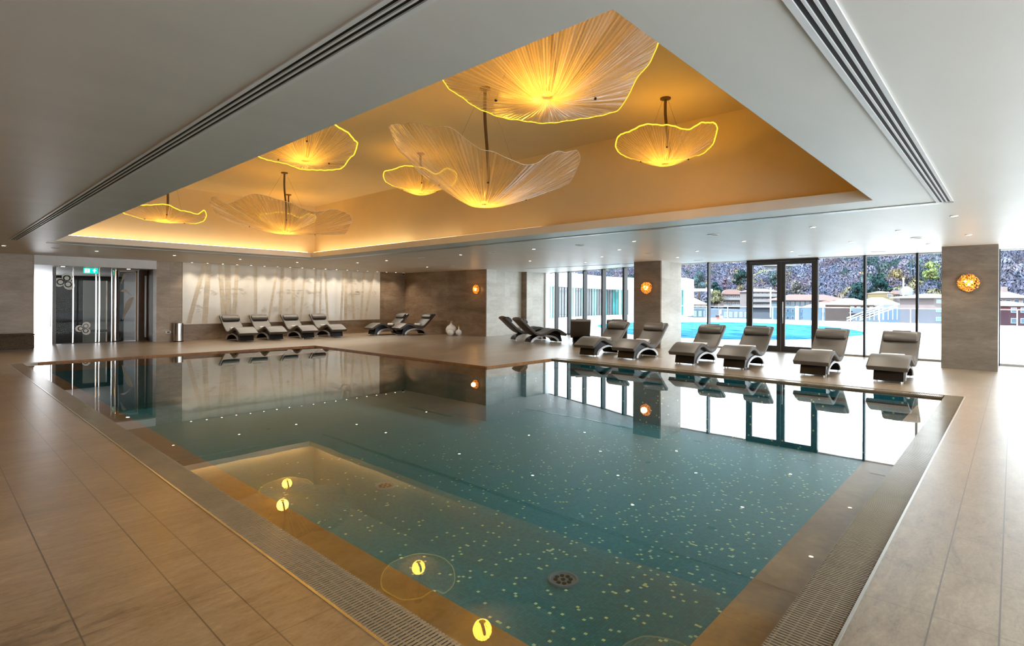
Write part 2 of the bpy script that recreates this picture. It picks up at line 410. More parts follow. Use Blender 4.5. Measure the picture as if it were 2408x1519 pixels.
struct(holed(room, [hole], -0.25, 0.0), 'floor', M['floor'], 'stone tiled pool deck around the water')
cof = [(2.067, 1.306), (8.14, 1.306), (8.14, 15.9), (2.067, 15.9)]
SL = {'left': (1.335, 1.49, 0.2, 16.4), 'right': (1.6, 8.78, 0.56, 0.725), 'far': (8.78, 8.91, 0.56, 16.45), 'end': (2.0, 8.6, 16.5, 16.62)}
struct(holed(room, [cof], H, H + 0.145), 'ceiling', M['ceil'], 'grey white plaster ceiling around the lit recess')
# coffer: ledge, walls and inner ceiling
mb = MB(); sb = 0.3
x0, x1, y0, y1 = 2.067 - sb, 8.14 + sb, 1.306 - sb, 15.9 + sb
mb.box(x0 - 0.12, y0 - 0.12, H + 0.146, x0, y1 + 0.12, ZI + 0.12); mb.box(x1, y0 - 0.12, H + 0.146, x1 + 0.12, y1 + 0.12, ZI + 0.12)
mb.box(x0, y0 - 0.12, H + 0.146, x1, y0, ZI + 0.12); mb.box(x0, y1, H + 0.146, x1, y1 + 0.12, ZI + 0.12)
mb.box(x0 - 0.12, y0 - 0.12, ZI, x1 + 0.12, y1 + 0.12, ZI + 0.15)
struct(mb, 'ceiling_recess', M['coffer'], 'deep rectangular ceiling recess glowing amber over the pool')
struct(MB().box(-5, -3, 4.75, 21.5, 30, 5.0), 'roof', M['white'])
# walls
mb = MB().box(2.33 - 6.8, 21.6, 0, 2.33, 22.0, H)
struct(mb, 'wall_door_left', M['pierX'], 'brown stone wall left of the glass doors')
struct(MB().box(5.50, 21.6, 0, 6.28, 22.0, H), 'wall_door_right', M['pierX'], 'stone pier between glass doors and bamboo mural')
struct(MB().box(6.28, 21.66, 0, 16.1, 22.0, H), 'wall_far', M['stoneX'], 'dark brown stone wall behind the mural and loungers')
struct(MB().box(15.9, 16.1, 0, 16.2, 21.66, H), 'wall_stone', M['stoneY'], 'brown stone wall with one amber sconce')
mb = MB().box(15.901, 16.05, 0, 17.0, 16.1, H)
mb.box(17.0, 16.40, 0, 18.5, 16.6, H); mb.box(16.95, 16.1, 0, 17.0, 16.6, H)
struct(mb, 'wall_recess', M['paleX'], 'pale travertine wall in the window corner')
mb = MB().box(18.5, 16.1, 0, 19.75, 16.6, H)
struct(mb, 'wall_pier', [M['paleX']], 'pale stone pier beside the window corner')
struct(MB().box(18.47, 16.1, 0, 18.5, 16.45, H), 'trim_pier', M['stoneY'], 'narrow brown stone edge of the corner pier')
struct(MB().box(19.75, 16.02, 0, 20.05, 16.5, H), 'trim_window_corner', M['white'])
struct(MB().box(-4.7, -2.8, 0, -4.5, 22.0, H), 'wall_left', M['pierX'])
struct(MB().box(-4.7, -3.0, 0, 17.7, -2.8, 0.02).box(-4.7, -3.0, H - 0.05, 17.7, -2.8, H), 'wall_back', M['white'])
struct(MB().box(-4.7, -2.99, 0.021, -0.45, -2.81, H - 0.051), 'wall_back_left', M['stoneX'])  # closed stretch beside the added glazing, keeps the left floor darker
for q in range(9):  # unseen glazing, added to bring more daylight onto ceiling and floor
    xq = -0.4 + 2.0 * q
    e = thing('window_%d' % (40 + q), (xq, -2.9, 0), None, None); e['kind'] = 'structure'
    MB().box(0.03, -0.01, 0.02, 1.97, 0.01, H - 0.05).build('pane', M['glass'], e); MB().box(-0.03, -0.08, 0.02, 0.03, 0.08, H - 0.05).build('mullion', M['mull'], e)
struct(MB().box(2.33, 21.6, 2.5, 5.50, 21.75, H), 'trim_bulkhead', M['white'], 'white bulkhead over the glass doors')
# pillars
for i, (a, b, d, lab) in enumerate([(8.25, 9.2, 2.2, 'square stone pillar in the middle of the window row'), (0.24, 1.215, 1.5, 'square stone pillar at the right end of the window row')]):
    struct(MB().box(15.93, a, 0, 15.93 + (1.4 if i == 0 else 1.1), b, H), 'pillar_%d' % (i + 1), M['pillar'], lab)
# small return on the middle pillar: pale stone side cladding
struct(MB().box(15.935, 8.21, 0, 17.33, 8.25, H), 'trim_pillar', M['paleX'], 'pale stone cladding on the window side of the middle pillar')

# ------------------------------------------------------------------ pool
basin = [(1.878, 1.075), (PX1, 1.075), (PX1, PYN), (PXN, PYN), (PXN, PY1), (1.878, PY1)]
n = len(basin); ZB = -1.25
mb = MB()
mb.add([(x, y, ZB) for x, y in basin], [tuple(range(n))])
mb.add([(x, y, ZB) for x, y in basin] + [(x, y, -0.07) for x, y in basin], [(i, (i + 1) % n, n + (i + 1) % n, n + i) for i in range(n)])
basin_o = struct(mb, 'pool_basin', M['mosaic'], 'teal mosaic pool basin with scattered pale green tiles')
mb = MB()
mb.box(PX0, PY0, -0.25, 1.878, PY1, -0.065); mb.box(1.878, PY0, -0.25, PX1, 1.075, -0.065)
struct(mb, 'pool_coping', M['coping'], 'submerged brown stone pool edge')
mb = MB()
mb.box(1.878, PY1 - 0.02, -0.25, PXN, PY1, -0.001); mb.box(PXN - 0.02, PYN, -0.25, PXN, PY1 - 0.02, -0.001); mb.box(PXN, PYN - 0.02, -0.25, 11.05, PYN, -0.001)
struct(mb, 'trim_pool_lip', M['coping'])
wpoly = [(PX0, PY0), (PX1, PY0), (PX1, PYN - 0.02), (PXN - 0.02, PYN - 0.02), (PXN - 0.02, PY1 - 0.02), (PX0, PY1 - 0.02)]
mb = MB(); mb.add([(x, y, -0.04) for x, y in wpoly], [tuple(range(6))])
water = mb.build('pool_water', M['water']); tag(water, 'still clear water filling the indoor pool', 'water')
# channel bed beneath the grates
mb = MB(); mb.box(1.37, 0.558, -0.26, PX0, PY1, -0.20); mb.box(PX0, 0.558, -0.26, 11.29, PY0, -0.20); mb.box(PX1, PY0, -0.26, 11.29, PYN, -0.20)
struct(mb, 'trim_channel', M['dark'])
def grate(name, xa, ya, xb, yb, across, label, pitch=0.022):
    mb = MB(); z0, z1 = -0.035, -0.006
    if across == 'X':      # bars run along X, repeated along Y
        y = ya
        while y < yb: mb.box(xa, y, z0, xb, y + pitch * 0.46, z1); y += pitch
        for k in range(5): x = xa + 0.012 + (xb - xa - 0.034) * k / 4; mb.box(x, ya, z0, x + 0.010, yb, z1 - 0.003)
    else:
        x = xa
        while x < xb: mb.box(x, ya, z0, x + pitch * 0.46, yb, z1); x += pitch
        for k in range(5): y = ya + 0.012 + (yb - ya - 0.034) * k / 4; mb.box(xa, y, z0, xb, y + 0.010, z1 - 0.003)
    o = mb.build(name, M['grate']); tag(o, label, 'grate'); return o
grate('overflow_grate', 1.385, 0.83, PX0 - 0.004, PY1 - 0.005, 'X', 'long slatted overflow grate along the left pool edge')
grate('overflow_grate', 1.385, 0.572, 11.28, PY0 - 0.004, 'Y', 'wide slatted overflow grate along the right pool edge')
grate('overflow_grate', PX1 + 0.004, 0.83, 11.275, PYN - 0.005, 'X', 'thin slatted overflow grate along the window side of the pool')
mb = MB(); mb.box(1.37, 0.558, -0.2, 1.384, PY1, 0.004); mb.box(1.384, 0.558, -0.2, 11.29, 0.571, 0.004)
struct(mb, 'trim_grate_edge', M['alu'], 'thin metal edging between deck and grate')
M['drain'] = flat('drain_rim', (0.16, 0.22, 0.28), 0.5, vary=0.05)
# floor drains
for i, (x, y) in enumerate([(4.66, 6.81), (4.3, 3.25)]):
    o = thing('pool_drain', (x, y, ZB), ['round pool floor drain farther from the camera', 'round pool floor drain nearer the camera'][i], 'drain', 'drains in the pool floor')
    MB().lathe([(0.0, 0.004), (0.12, 0.004), (0.13, 0.018), (0.15, 0.018), (0.155, 0)], n=28).build('rim', M['drain'], o, smooth='auto')
    mb = MB()
    for k in range(9):
        a = 2 * PI * k / 8; r = 0.075 if k < 8 else 0
        mb.lathe([(0.0, 0.012), (0.022, 0.012), (0.022, 0.004)], r * math.cos(a), r * math.sin(a), n=8)
    mb.build('drain_holes', M['dark'], o)

# ------------------------------------------------------------------ window wall
mull_px = [1309, 1339, 1375.5, 1419.5, 1469.5, 1560, 1667, 1757, 1924, 2034, 2157, 2349]
nodes = [Vector(WP[-1])] + [w_at(p) for p in mull_px] + [Vector((17.57, -1.4)), Vector((17.55, -2.8))]
widths = {1309: .075, 1339: .085, 1375.5: .09, 1419.5: .10, 1469.5: .10, 1667: .05, 2034: .05, 2157: .05}
k = 0
for i, (a, b) in enumerate(zip(nodes, nodes[1:])):
    if i == 8: continue                      # the double door stands here
    k += 1
    e = thing('window_%d' % k, (a.x, a.y, 0), None, None); e['kind'] = 'structure'
    MB().obox(a, b, 0.05, H - 0.02, 0.016).build('pane', M['glass'], e, world=True)
    px = mull_px[i - 1] if 0 < i <= len(mull_px) else None
    mw = widths.get(px, 0.05)
    d = (b - a).normalized()
    if i > 0 and i != 9:
        nrm = Vector((-d.y, d.x))
        c = a; ps = [c - d * mw / 2 - nrm * 0.09, c + d * mw / 2 - nrm * 0.09, c + d * mw / 2 + nrm * 0.09, c - d * mw / 2 + nrm * 0.09]
        MB().prism([(p.x, p.y) for p in ps], 0.0, H).build('mullion', M['mull'], e, world=True)
    MB().obox(a, b, 0.0, 0.05, 0.06).build('sill', M['alu'], e, world=True)
    MB().obox(a, b, H - 0.03, H, 0.06).build('head_rail', M['white'], e, world=True)
# double door
dl, dr = w_at(1757), w_at(1924)
e = thing('door_1', (dl.x, (dl.y + dr.y) / 2, 0), None, None); e['kind'] = 'structure'
ya, yb, xd = dr.y, dl.y, dl.x
mb = MB(); mb.box(xd - 0.07, ya, 0, xd + 0.07, ya + 0.055, H - 0.02); mb.box(xd - 0.07, yb - 0.055, 0, xd + 0.07, yb, H - 0.02)
mb.box(xd - 0.07, ya, H - 0.07, xd + 0.07, yb, H - 0.005); mb.box(xd - 0.05, ya, 0, xd + 0.05, yb, 0.02)
mb.build('frame', M['frame'], e, world=True, bevel=0.004)
ym = (ya + yb) / 2
for (p, q) in ((ya + 0.058, ym - 0.004), (ym + 0.004, yb - 0.058)):
    mb = MB(); w = 0.11
    mb.box(xd - 0.035, p, 0.02, xd + 0.035, p + w, H - 0.075); mb.box(xd - 0.035, q - w, 0.02, xd + 0.035, q, H - 0.075)
    mb.box(xd - 0.035, p + w, H - 0.16, xd + 0.035, q - w, H - 0.075); mb.box(xd - 0.035, p + w, 0.02, xd + 0.035, q - w, 0.17)
    lf = mb.build('leaf', M['frame'], e, world=True, bevel=0.003)
    MB().box(xd - 0.008, p + w, 0.17, xd + 0.008, q - w, H - 0.16).build('pane', M['glass'], lf, world=True)
    # leaf has no own offset: pane coordinates are relative to the door
for ch in children(e):
    for g in children(ch):
        me = g.data
        for v in me.vertices: v.co -= e.location
mb = MB(); mb.box(xd - 0.09, ym - 0.075, 0.85, xd - 0.065, ym - 0.045, 1.5); mb.box(xd - 0.07, ym - 0.075, 0.9, xd - 0.034, ym - 0.045, 0.93); mb.box(xd - 0.07, ym - 0.075, 1.42, xd - 0.034, ym - 0.045, 1.45)
tag(mb.build('handle', M['chrome'], e, world=True, bevel=0.003), 'pale metal pull handle')

# ------------------------------------------------------------------ slot diffusers
M['dlring'] = flat('downlight_ring', (0.82, 0.81, 0.79), 0.4, vary=0)
def slot(name, xa, xb, ya, yb, along, label, mat='alu'):
    o = thing(name, ((xa + xb) / 2, (ya + yb) / 2, H), label, 'air vent', 'slot air vents in the ceiling')
    w = (xb - xa) if along == 'Y' else (yb - ya)
    edges = [0, 0.17, 0.33, 0.41, 0.57, 0.65, 0.81, 1.0] if w > 0.1 else [0, .2, .4, .6, .8, 1.0]
    fr = MB(); dk = MB()
    for i in range(len(edges) - 1):
        p, q = edges[i] * w, edges[i + 1] * w
        tgt, z0 = (fr, H - 0.012) if i % 2 == 0 else (dk, H - 0.003)
        if along == 'Y': tgt.box(xa + p, ya, z0, xa + q, yb, H - 0.001)
        else: tgt.box(xa, ya + p, z0, xb, ya + q, H - 0.001)
    fr.build('frame', M[mat], o, world=True); dk.build('slots', M['dark'], o, world=True)
slot('slot_diffuser', 1.335, 1.49, 0.2, 16.35, 'Y', 'long dark slot air vent left of the ceiling recess', 'dlring')
slot('slot_diffuser', 1.6, 8.78, 0.56, 0.725, 'X', 'long silver slot air vent right of the ceiling recess', 'white')
slot('slot_diffuser', 8.79, 8.91, 0.56, 16.4, 'Y', 'long slot air vent between the recess and the window side')
slot('slot_diffuser', 2.0, 8.4, 16.5, 16.61, 'X', 'slot air vent between the recess and the far wall', 'ceil')
slot('slot_diffuser', 13.45, 13.53, 15.4, 18.4, 'Y', 'short slot air vent near the stone wall')
slot('slot_diffuser', 16.55, 16.63, 9.5, 14.5, 'Y', 'short slot air vent above the window corner')

# ------------------------------------------------------------------ downlights, speakers
M['dl'] = emit('downlight_lens', (1.0, 0.80, 0.55), 14.0)
proto_dl = None
def spot_light(parent, power, size, blend=0.6, tilt=(0, 0)):
    d = bpy.data.lights.new('bulb', 'SPOT'); d.energy = power; d.spot_size = rad(size); d.spot_blend = blend; d.color = (1.0, 0.89, 0.74); d.shadow_soft_size = 0.04
    o = bpy.data.objects.new('bulb', d); C.objects.link(o); o.parent = parent; o.location = (0, 0, -0.03); o.rotation_euler = (tilt[0], tilt[1], 0); return o
def downlight(x, y, label, group, power=40, size=120, tilt=(0, 0), r=0.05):
    global proto_dl
    o = thing('downlight', (x, y, H), label, 'ceiling light', group)
    MB().lathe([(r * 0.72, -0.002), (r * 0.75, -0.012), (r, -0.010), (r * 1.06, -0.001)], n=20).build('trim_ring', M['dlring'], o, smooth='auto')
    MB().lathe([(0, -0.004), (r * 0.72, -0.004), (r * 0.72, -0.001)], n=16).build('lens', M['dl'], o)
    if power: spot_light(o, power, size, tilt=tilt)
    return o
for i in range(18):
    x = 6.53 + 0.509 * i
    downlight(x, 21.40, 'small ceiling spot washing the bamboo mural wall, %s from the left' % ordn(i), 'wall washing spots over the bamboo mural', 24, 110, (rad(-20), 0), 0.045)
for i, x in enumerate([1.41, 3.26, 5.13, 7.0, 8.9]):
    downlight(x, 18.35, 'round downlight in the row before the doors and mural, %s from the left' % ordn(i), 'downlights in front of the far wall')
for i, y in enumerate([16.85, 15.1, 11.5, 8.79, 5.98, 2.53, 0.65]):
    downlight(10.35, y, 'round downlight in the row above the pool edge loungers side, %s from the far end' % ordn(i), 'downlights in the pool edge row')
for i, y in enumerate([7.25, 4.21, 1.51]):
    downlight(11.83, y, 'round downlight above the front of the window loungers, %s from the far end' % ordn(i), 'downlights above the lounger feet')
for i, y in enumerate([16.8, 11.52, 8.78, 5.92, 2.53, 0.62]):
    downlight(13.38, y, 'round downlight above the backs of the window loungers, %s from the far end' % ordn(i), 'downlights above the lounger backs')
for i, y in enumerate([10.44, 7.2, 4.13, 1.36]):
    downlight(14.95, y, 'round downlight in the row just inside the pillars, %s from the far end' % ordn(i), 'downlights inside the pillar row')
for i, y in enumerate([1.6, 4.4, 7.2, 10.0, 12.8, 15.6]):  # unseen row, added to warm the left floor and brighten the ceiling
    q = downlight(-0.75, y, 'added unseen round downlight in the side aisle left of the pool, %s from the near end' % ordn(i), 'added downlights in the side aisle', 40, 130)
    [c for c in children(q) if c.type == 'LIGHT'][0].data.color = (1.0, 0.76, 0.47)
M['spk'] = flat('speaker_grille', (0.42, 0.42, 0.41), 0.6, vary=0.2, scale=300)
for i, (x, y) in enumerate([(10.33, 13.25), (10.33, 10.2), (10.33, 7.38), (10.33, 4.25), (7.94, 18.38), (2.39, 18.2), (13.35, 7.25), (13.35, 1.41)]):
    lab = ['farthest', 'second farthest', 'third farthest', 'nearest'][i] + ' of the round grilles in the pool edge ceiling row' if i < 4 else ['round grey ceiling grille before the bamboo mural', 'round grey ceiling grille before the glass doors', 'round grey ceiling grille in front of the middle pillar', 'round grey ceiling grille in front of the right pillar'][i - 4]
    o = thing('ceiling_speaker', (x, y, H), lab, 'speaker', 'ceiling speakers')
    MB().lathe([(0.10, -0.001), (0.105, -0.010), (0.088, -0.012), (0.086, -0.004)], n=24).build('rim', M['dlring'], o, smooth='auto')
    MB().lathe([(0, -0.006), (0.086, -0.006), (0.086, -0.001)], n=24).build('grille', M['spk'], o)
for i, y in enumerate([10.2, 7.23, 4.23, 2.52]):
    o = thing('linear_grille', (16.48, y, H), 'short recessed grille in the ceiling by the windows, %s from the far end' % ordn(i), 'air vent', 'small grilles by the windows')
    MB().box(-0.03, -0.16, -0.008, 0.03, 0.16, -0.001).build('frame', M['dlring'], o); MB().box(-0.015, -0.145, -0.0095, 0.015, 0.145, -0.0085).build('slots', M['spk'], o)
o = thing('security_camera', (15.55, 21.3, H), 'small dome security camera on the ceiling in the stone corner', 'camera')
MB().lathe([(0.065, 0), (0.065, -0.035), (0.055, -0.04)], n=20).build('housing', M['dlring'], o, smooth='auto'); MB().lathe([(0.05, -0.04), (0.047, -0.065), (0.03, -0.085), (0, -0.092)], n=20).build('dome', M['black'], o, smooth=True)

# cove light strips
M['cove'] = emit('cove_strip', (1.0, 0.74, 0.42), 5.5)
M['cove2'] = emit('cove_strip_half', (1.0, 0.76, 0.46), 2.2); M['cove3'] = emit('cove_strip_low', (1.0, 0.76, 0.46), 0.8)
for nm, (a, b, c_, d, m_) in {'facing the doors': (2.2, 8.1, 16.02, 16.07, 'cove'), 'along the window side, far end': (8.24, 8.29, 11.2, 15.9, 'cove'), 'along the window side, dimmer middle': (8.24, 8.29, 9.3, 11.2, 'cove2'), 'along the window side, faint near end': (8.24, 8.29, 6.8, 9.3, 'cove3')}.items():
    o = MB().box(a, c_, H + 0.150, b, d, H + 0.165).build('cove_light', M[m_]); tag(o, 'warm light strip in the recess ledge ' + nm, 'light strip', 'cove lights')
# ------------------------------------------------------------------ hanging lamps
def mk_shade(name, glow):
    t = NT(name); t.n.remove(t.b)
    uvn = t.new('UVMap'); sp = t.new('SeparateXYZ'); t.link(uvn.outputs[0], sp.inputs[0])
    u, v = sp.outputs[0], sp.outputs[1]
    w1 = t.math('SINE', t.math('MULTIPLY', u, 2 * PI * 110)); wv = t.new('TexNoise'); wv.noise_dimensions = '2D'
    cb = t.new('CombineXYZ'); t.link(t.math('MULTIPLY', u, 60.0), cb.inputs[0]); t.link(t.math('MULTIPLY', v, 0.7), cb.inputs[1]); t.link(cb.outputs[0], wv.inputs['Vector']); wv.inputs['Scale'].default_value = 1.6; wv.inputs['Detail'].default_value = 3
    rib = t.math('ADD', t.math('MULTIPLY', w1, 0.25), t.math('MULTIPLY', wv.outputs[0], 1.5))
    bp = t.new('Bump'); bp.inputs['Strength'].default_value = 0.5; bp.inputs['Distance'].default_value = 0.02; t.link(rib, bp.inputs['Height'])
    tr = t.new('BsdfTransparent'); tr.inputs[0].default_value = (0.97, 0.94, 0.9, 1)
    tl = t.new('BsdfTranslucent'); tl.inputs[0].default_value = (0.95, 0.80, 0.58, 1); t.link(bp.outputs[0], tl.inputs['Normal'])
    gl = t.new('BsdfGlossy'); gl.inputs['Roughness'].default_value = 0.16; gl.inputs[0].default_value = (1, 1, 1, 1); t.link(bp.outputs[0], gl.inputs['Normal'])
    m1 = t.new('MixShader'); m2 = t.new('MixShader')
    f = t.math('ADD', 0.22, t.math('MULTIPLY', t.math('SUBTRACT', rib, 0.45), 0.5), clamp=True)
    t.link(f, m1.inputs[0]); t.link(tr.outputs[0], m1.inputs[1]); t.link(tl.outputs[0], m1.inputs[2])
    lw = t.new('LayerWeight'); lw.inputs[0].default_value = 0.35
    t.link(t.math('ADD', t.math('MULTIPLY', lw.outputs['Facing'], 0.35), 0.07), m2.inputs[0]); t.link(m1.outputs[0], m2.inputs[1]); t.link(gl.outputs[0], m2.inputs[2])
    t.link(m2.outputs[0], t.out.inputs[0]); return t.m
M['shade'] = mk_shade('ribbed_acrylic', 0)
M['rimY'] = emit('lit_acrylic_edge', (1.0, 0.62, 0.04), 0.75)
M['rimC'] = flat('clear_acrylic_edge', (0.75, 0.68, 0.58), 0.2, vary=0)
M['led'] = emit('lamp_led', (1.0, 0.55, 0.02), 1.6)
M['stem'] = flat('bronze_stem', (0.16, 0.10, 0.06), 0.4, 0.6, vary=0.05)
def lamp(cx, cy_, zb, R, rimh, lit, power, label, seed, sag=0.0, ruff=0.012, rr=None):
    """rimh: rim height above the bottom at 8 compass angles measured from the viewer's right, counter-clockwise"""
    rnd = random.Random(seed)
    o = thing('petal_pendant_lamp', (cx, cy_, ZI), label, 'hanging lamp', 'petal shaped pendant lamps')
    va = math.atan2(cy_, cx) - PI / 2          # viewer's right
    NTH, NR = 216, 22
    K = len(rimh)
    def interp(arr, th):
        q = (th % (2 * PI)) / (2 * PI) * K; i = int(q) % K; f = q - int(q); f = f * f * (3 - 2 * f)
        return arr[i] * (1 - f) + arr[(i + 1) % K] * f
    rr = rr or [1.0] * K
    ph = [rnd.uniform(0, 2 * PI) for _ in range(4)]
    vs = []; uv = []
    for j in range(NR + 1):
        s = j / NR
        for i in range(NTH):
            th = 2 * PI * i / NTH
            h = interp(rimh, th); rm = R * interp(rr, th)
            r = rm * (0.02 + 0.98 * s)
            z = zb + h * max(0, (s - 0.13) / 0.87) ** 1.18 + 0.02 * max(0, 0.13 - s) / 0.13
            z += R * ruff * (s ** 2.2) * (math.sin(5 * th + ph[0]) * 0.7 + 0.5 * math.sin(9 * th + ph[1]))
            z += 0.003 * s * math.sin(36 * th + ph[2])
            vs.append((cx + r * math.cos(th + va), cy_ + r * math.sin(th + va), z)); uv.append((i / NTH, s))
    fs = []
    for j in range(NR):
        for i in range(NTH): fs.append((j * NTH + i, j * NTH + (i + 1) % NTH, (j + 1) * NTH + (i + 1) % NTH, (j + 1) * NTH + i))
    rim = vs[NR * NTH:]
    me = bpy.data.meshes.new('shade'); me.from_pydata([(p[0] - cx, p[1] - cy_, p[2] - ZI) for p in vs], [], fs)
    ul = me.uv_layers.new(name='UVMap')
    for p in me.polygons:
        us = [uv[vi] for vi in p.vertices]; wrap = max(q[0] for q in us) - min(q[0] for q in us) > 0.5
        for li, q in zip(p.loop_indices, us): ul.data[li].uv = (q[0] + (1 if wrap and q[0] < 0.5 else 0), q[1])
    me.materials.append(M['shade']); me.polygons.foreach_set('use_smooth', [True] * len(me.polygons))
    so = bpy.data.objects.new('shade', me); C.objects.link(so); so.parent = o
    MB().tube(rim, (0.010 if R < 0.8 else 0.005) if lit else 0.004, 6, closed=True).build('shade_rim', M['rimY'] if lit else M['rimC'], o, smooth=True, world=True)
    # suspension
    L = ZI - zb
    path = catmull([(0, 0, 0), (0.0, 0, -L * 0.25), (0.03, -0.02, -L * 0.55), (0.02, -0.05, -L * 0.8), (0, 0, -L + 0.07)], 5)
    MB().tube(path, 0.022, 8).build('stem', M['stem'], o, smooth=True)
    MB().lathe([(0.075, 0.0), (0.075, -0.018), (0.03, -0.03), (0, -0.03)], n=18).build('canopy', M['stem'], o, smooth='auto')
    for k in range(3):
        a = 2 * PI * k / 3 + va + 0.6; q = R * 0.55; i = int(((a - va) % (2 * PI)) / (2 * PI) * NTH) % NTH
        p = vs[12 * NTH + i]; p = (p[0] - cx, p[1] - cy_, p[2] - ZI)
        cb_ = MB().tube([(0.04 * math.cos(a), 0.04 * math.sin(a), -0.01), p], 0.0015, 5).build('cable', M['stem'], o)
        MB().blob(p, 0.014, 8, 6).build('cable_stop', M['black'], cb_, smooth=True)
    MB().lathe([(0, 0.0), (0.04, 0.004), (0.05, 0.012), (0.035, 0.022), (0, 0.026)], 0, 0, zb - ZI + 0.03, n=20).build('light_source', M['led'], o, smooth=True)
    d = bpy.data.lights.new('glow', 'POINT'); d.energy = power; d.color = (1.0, 0.48, 0.05); d.shadow_soft_size = 0.13
    lo = bpy.data.objects.new('glow', d); C.objects.link(lo); lo.parent = o; lo.location = (0, 0, -L + 0.15)
    return o
#      16 rim heights: right, then counter-clockwise through away, left and front
lamp(3.58, 2.90, 3.20, 0.92, [.44, .36, .12, .10, .10, .12, .15, .20, .25, .50, .70, .80, .80, .80, .75, .55], True, 11, 'nearest petal lamp, cut by the recess edge at the top', 3)
lamp(5.26, 5.36, 2.80, 1.30, [.60, .40, .38, .42, .45, .50, .60, .85, 1.02, .92, .82, .70, .40, .28, .52, .62], False, 19, 'large pale petal lamp hanging in the middle of the picture', 5)
lamp(7.25, 3.69, 3.46, 0.70, [.44, .30, .24, .22, .22, .22, .24, .27, .31, .37, .36, .40, .36, .28, .42, .46], True, 11, 'small petal lamp with glowing yellow edge near the right of the recess', 8)
lamp(3.72, 7.45, 3.46, 0.72, [.32, .22, .06, .05, .06, .10, .10, .10, .10, .20, .30, .40, .45, .42, .36, .30], True, 11, 'small petal lamp half hidden by the left recess edge', 9)
lamp(6.75, 8.70, 3.60, 0.72, [.40, .30, .24, .22, .22, .22, .24, .27, .33, .37, .36, .40, .36, .28, .42, .42], True, 11, 'small glowing petal lamp partly behind the large middle lamp', 10)
lamp(5.70, 12.4, 3.02, 1.50, [.36, .10, .15, .20, .25, .25, .30, .40, .53, .67, .45, .60, .50, .34, .46, .43], False, 19, 'large pale petal lamp toward the far wall', 6)
lamp(6.97, 14.9, 3.42, 0.72, [.40, .30, .24, .22, .22, .22, .24, .27, .33, .37, .36, .40, .36, .28, .42, .42], True, 11, 'small petal lamp hidden behind the large far lamp', 12)
lamp(3.28, 12.3, 3.00, 0.70, [.18, .10, .08, .08, .10, .10, .12, .14, .17, .20, .21, .23, .25, .16, .15, .26], True, 11, 'small yellow edged petal lamp at the far left', 13)

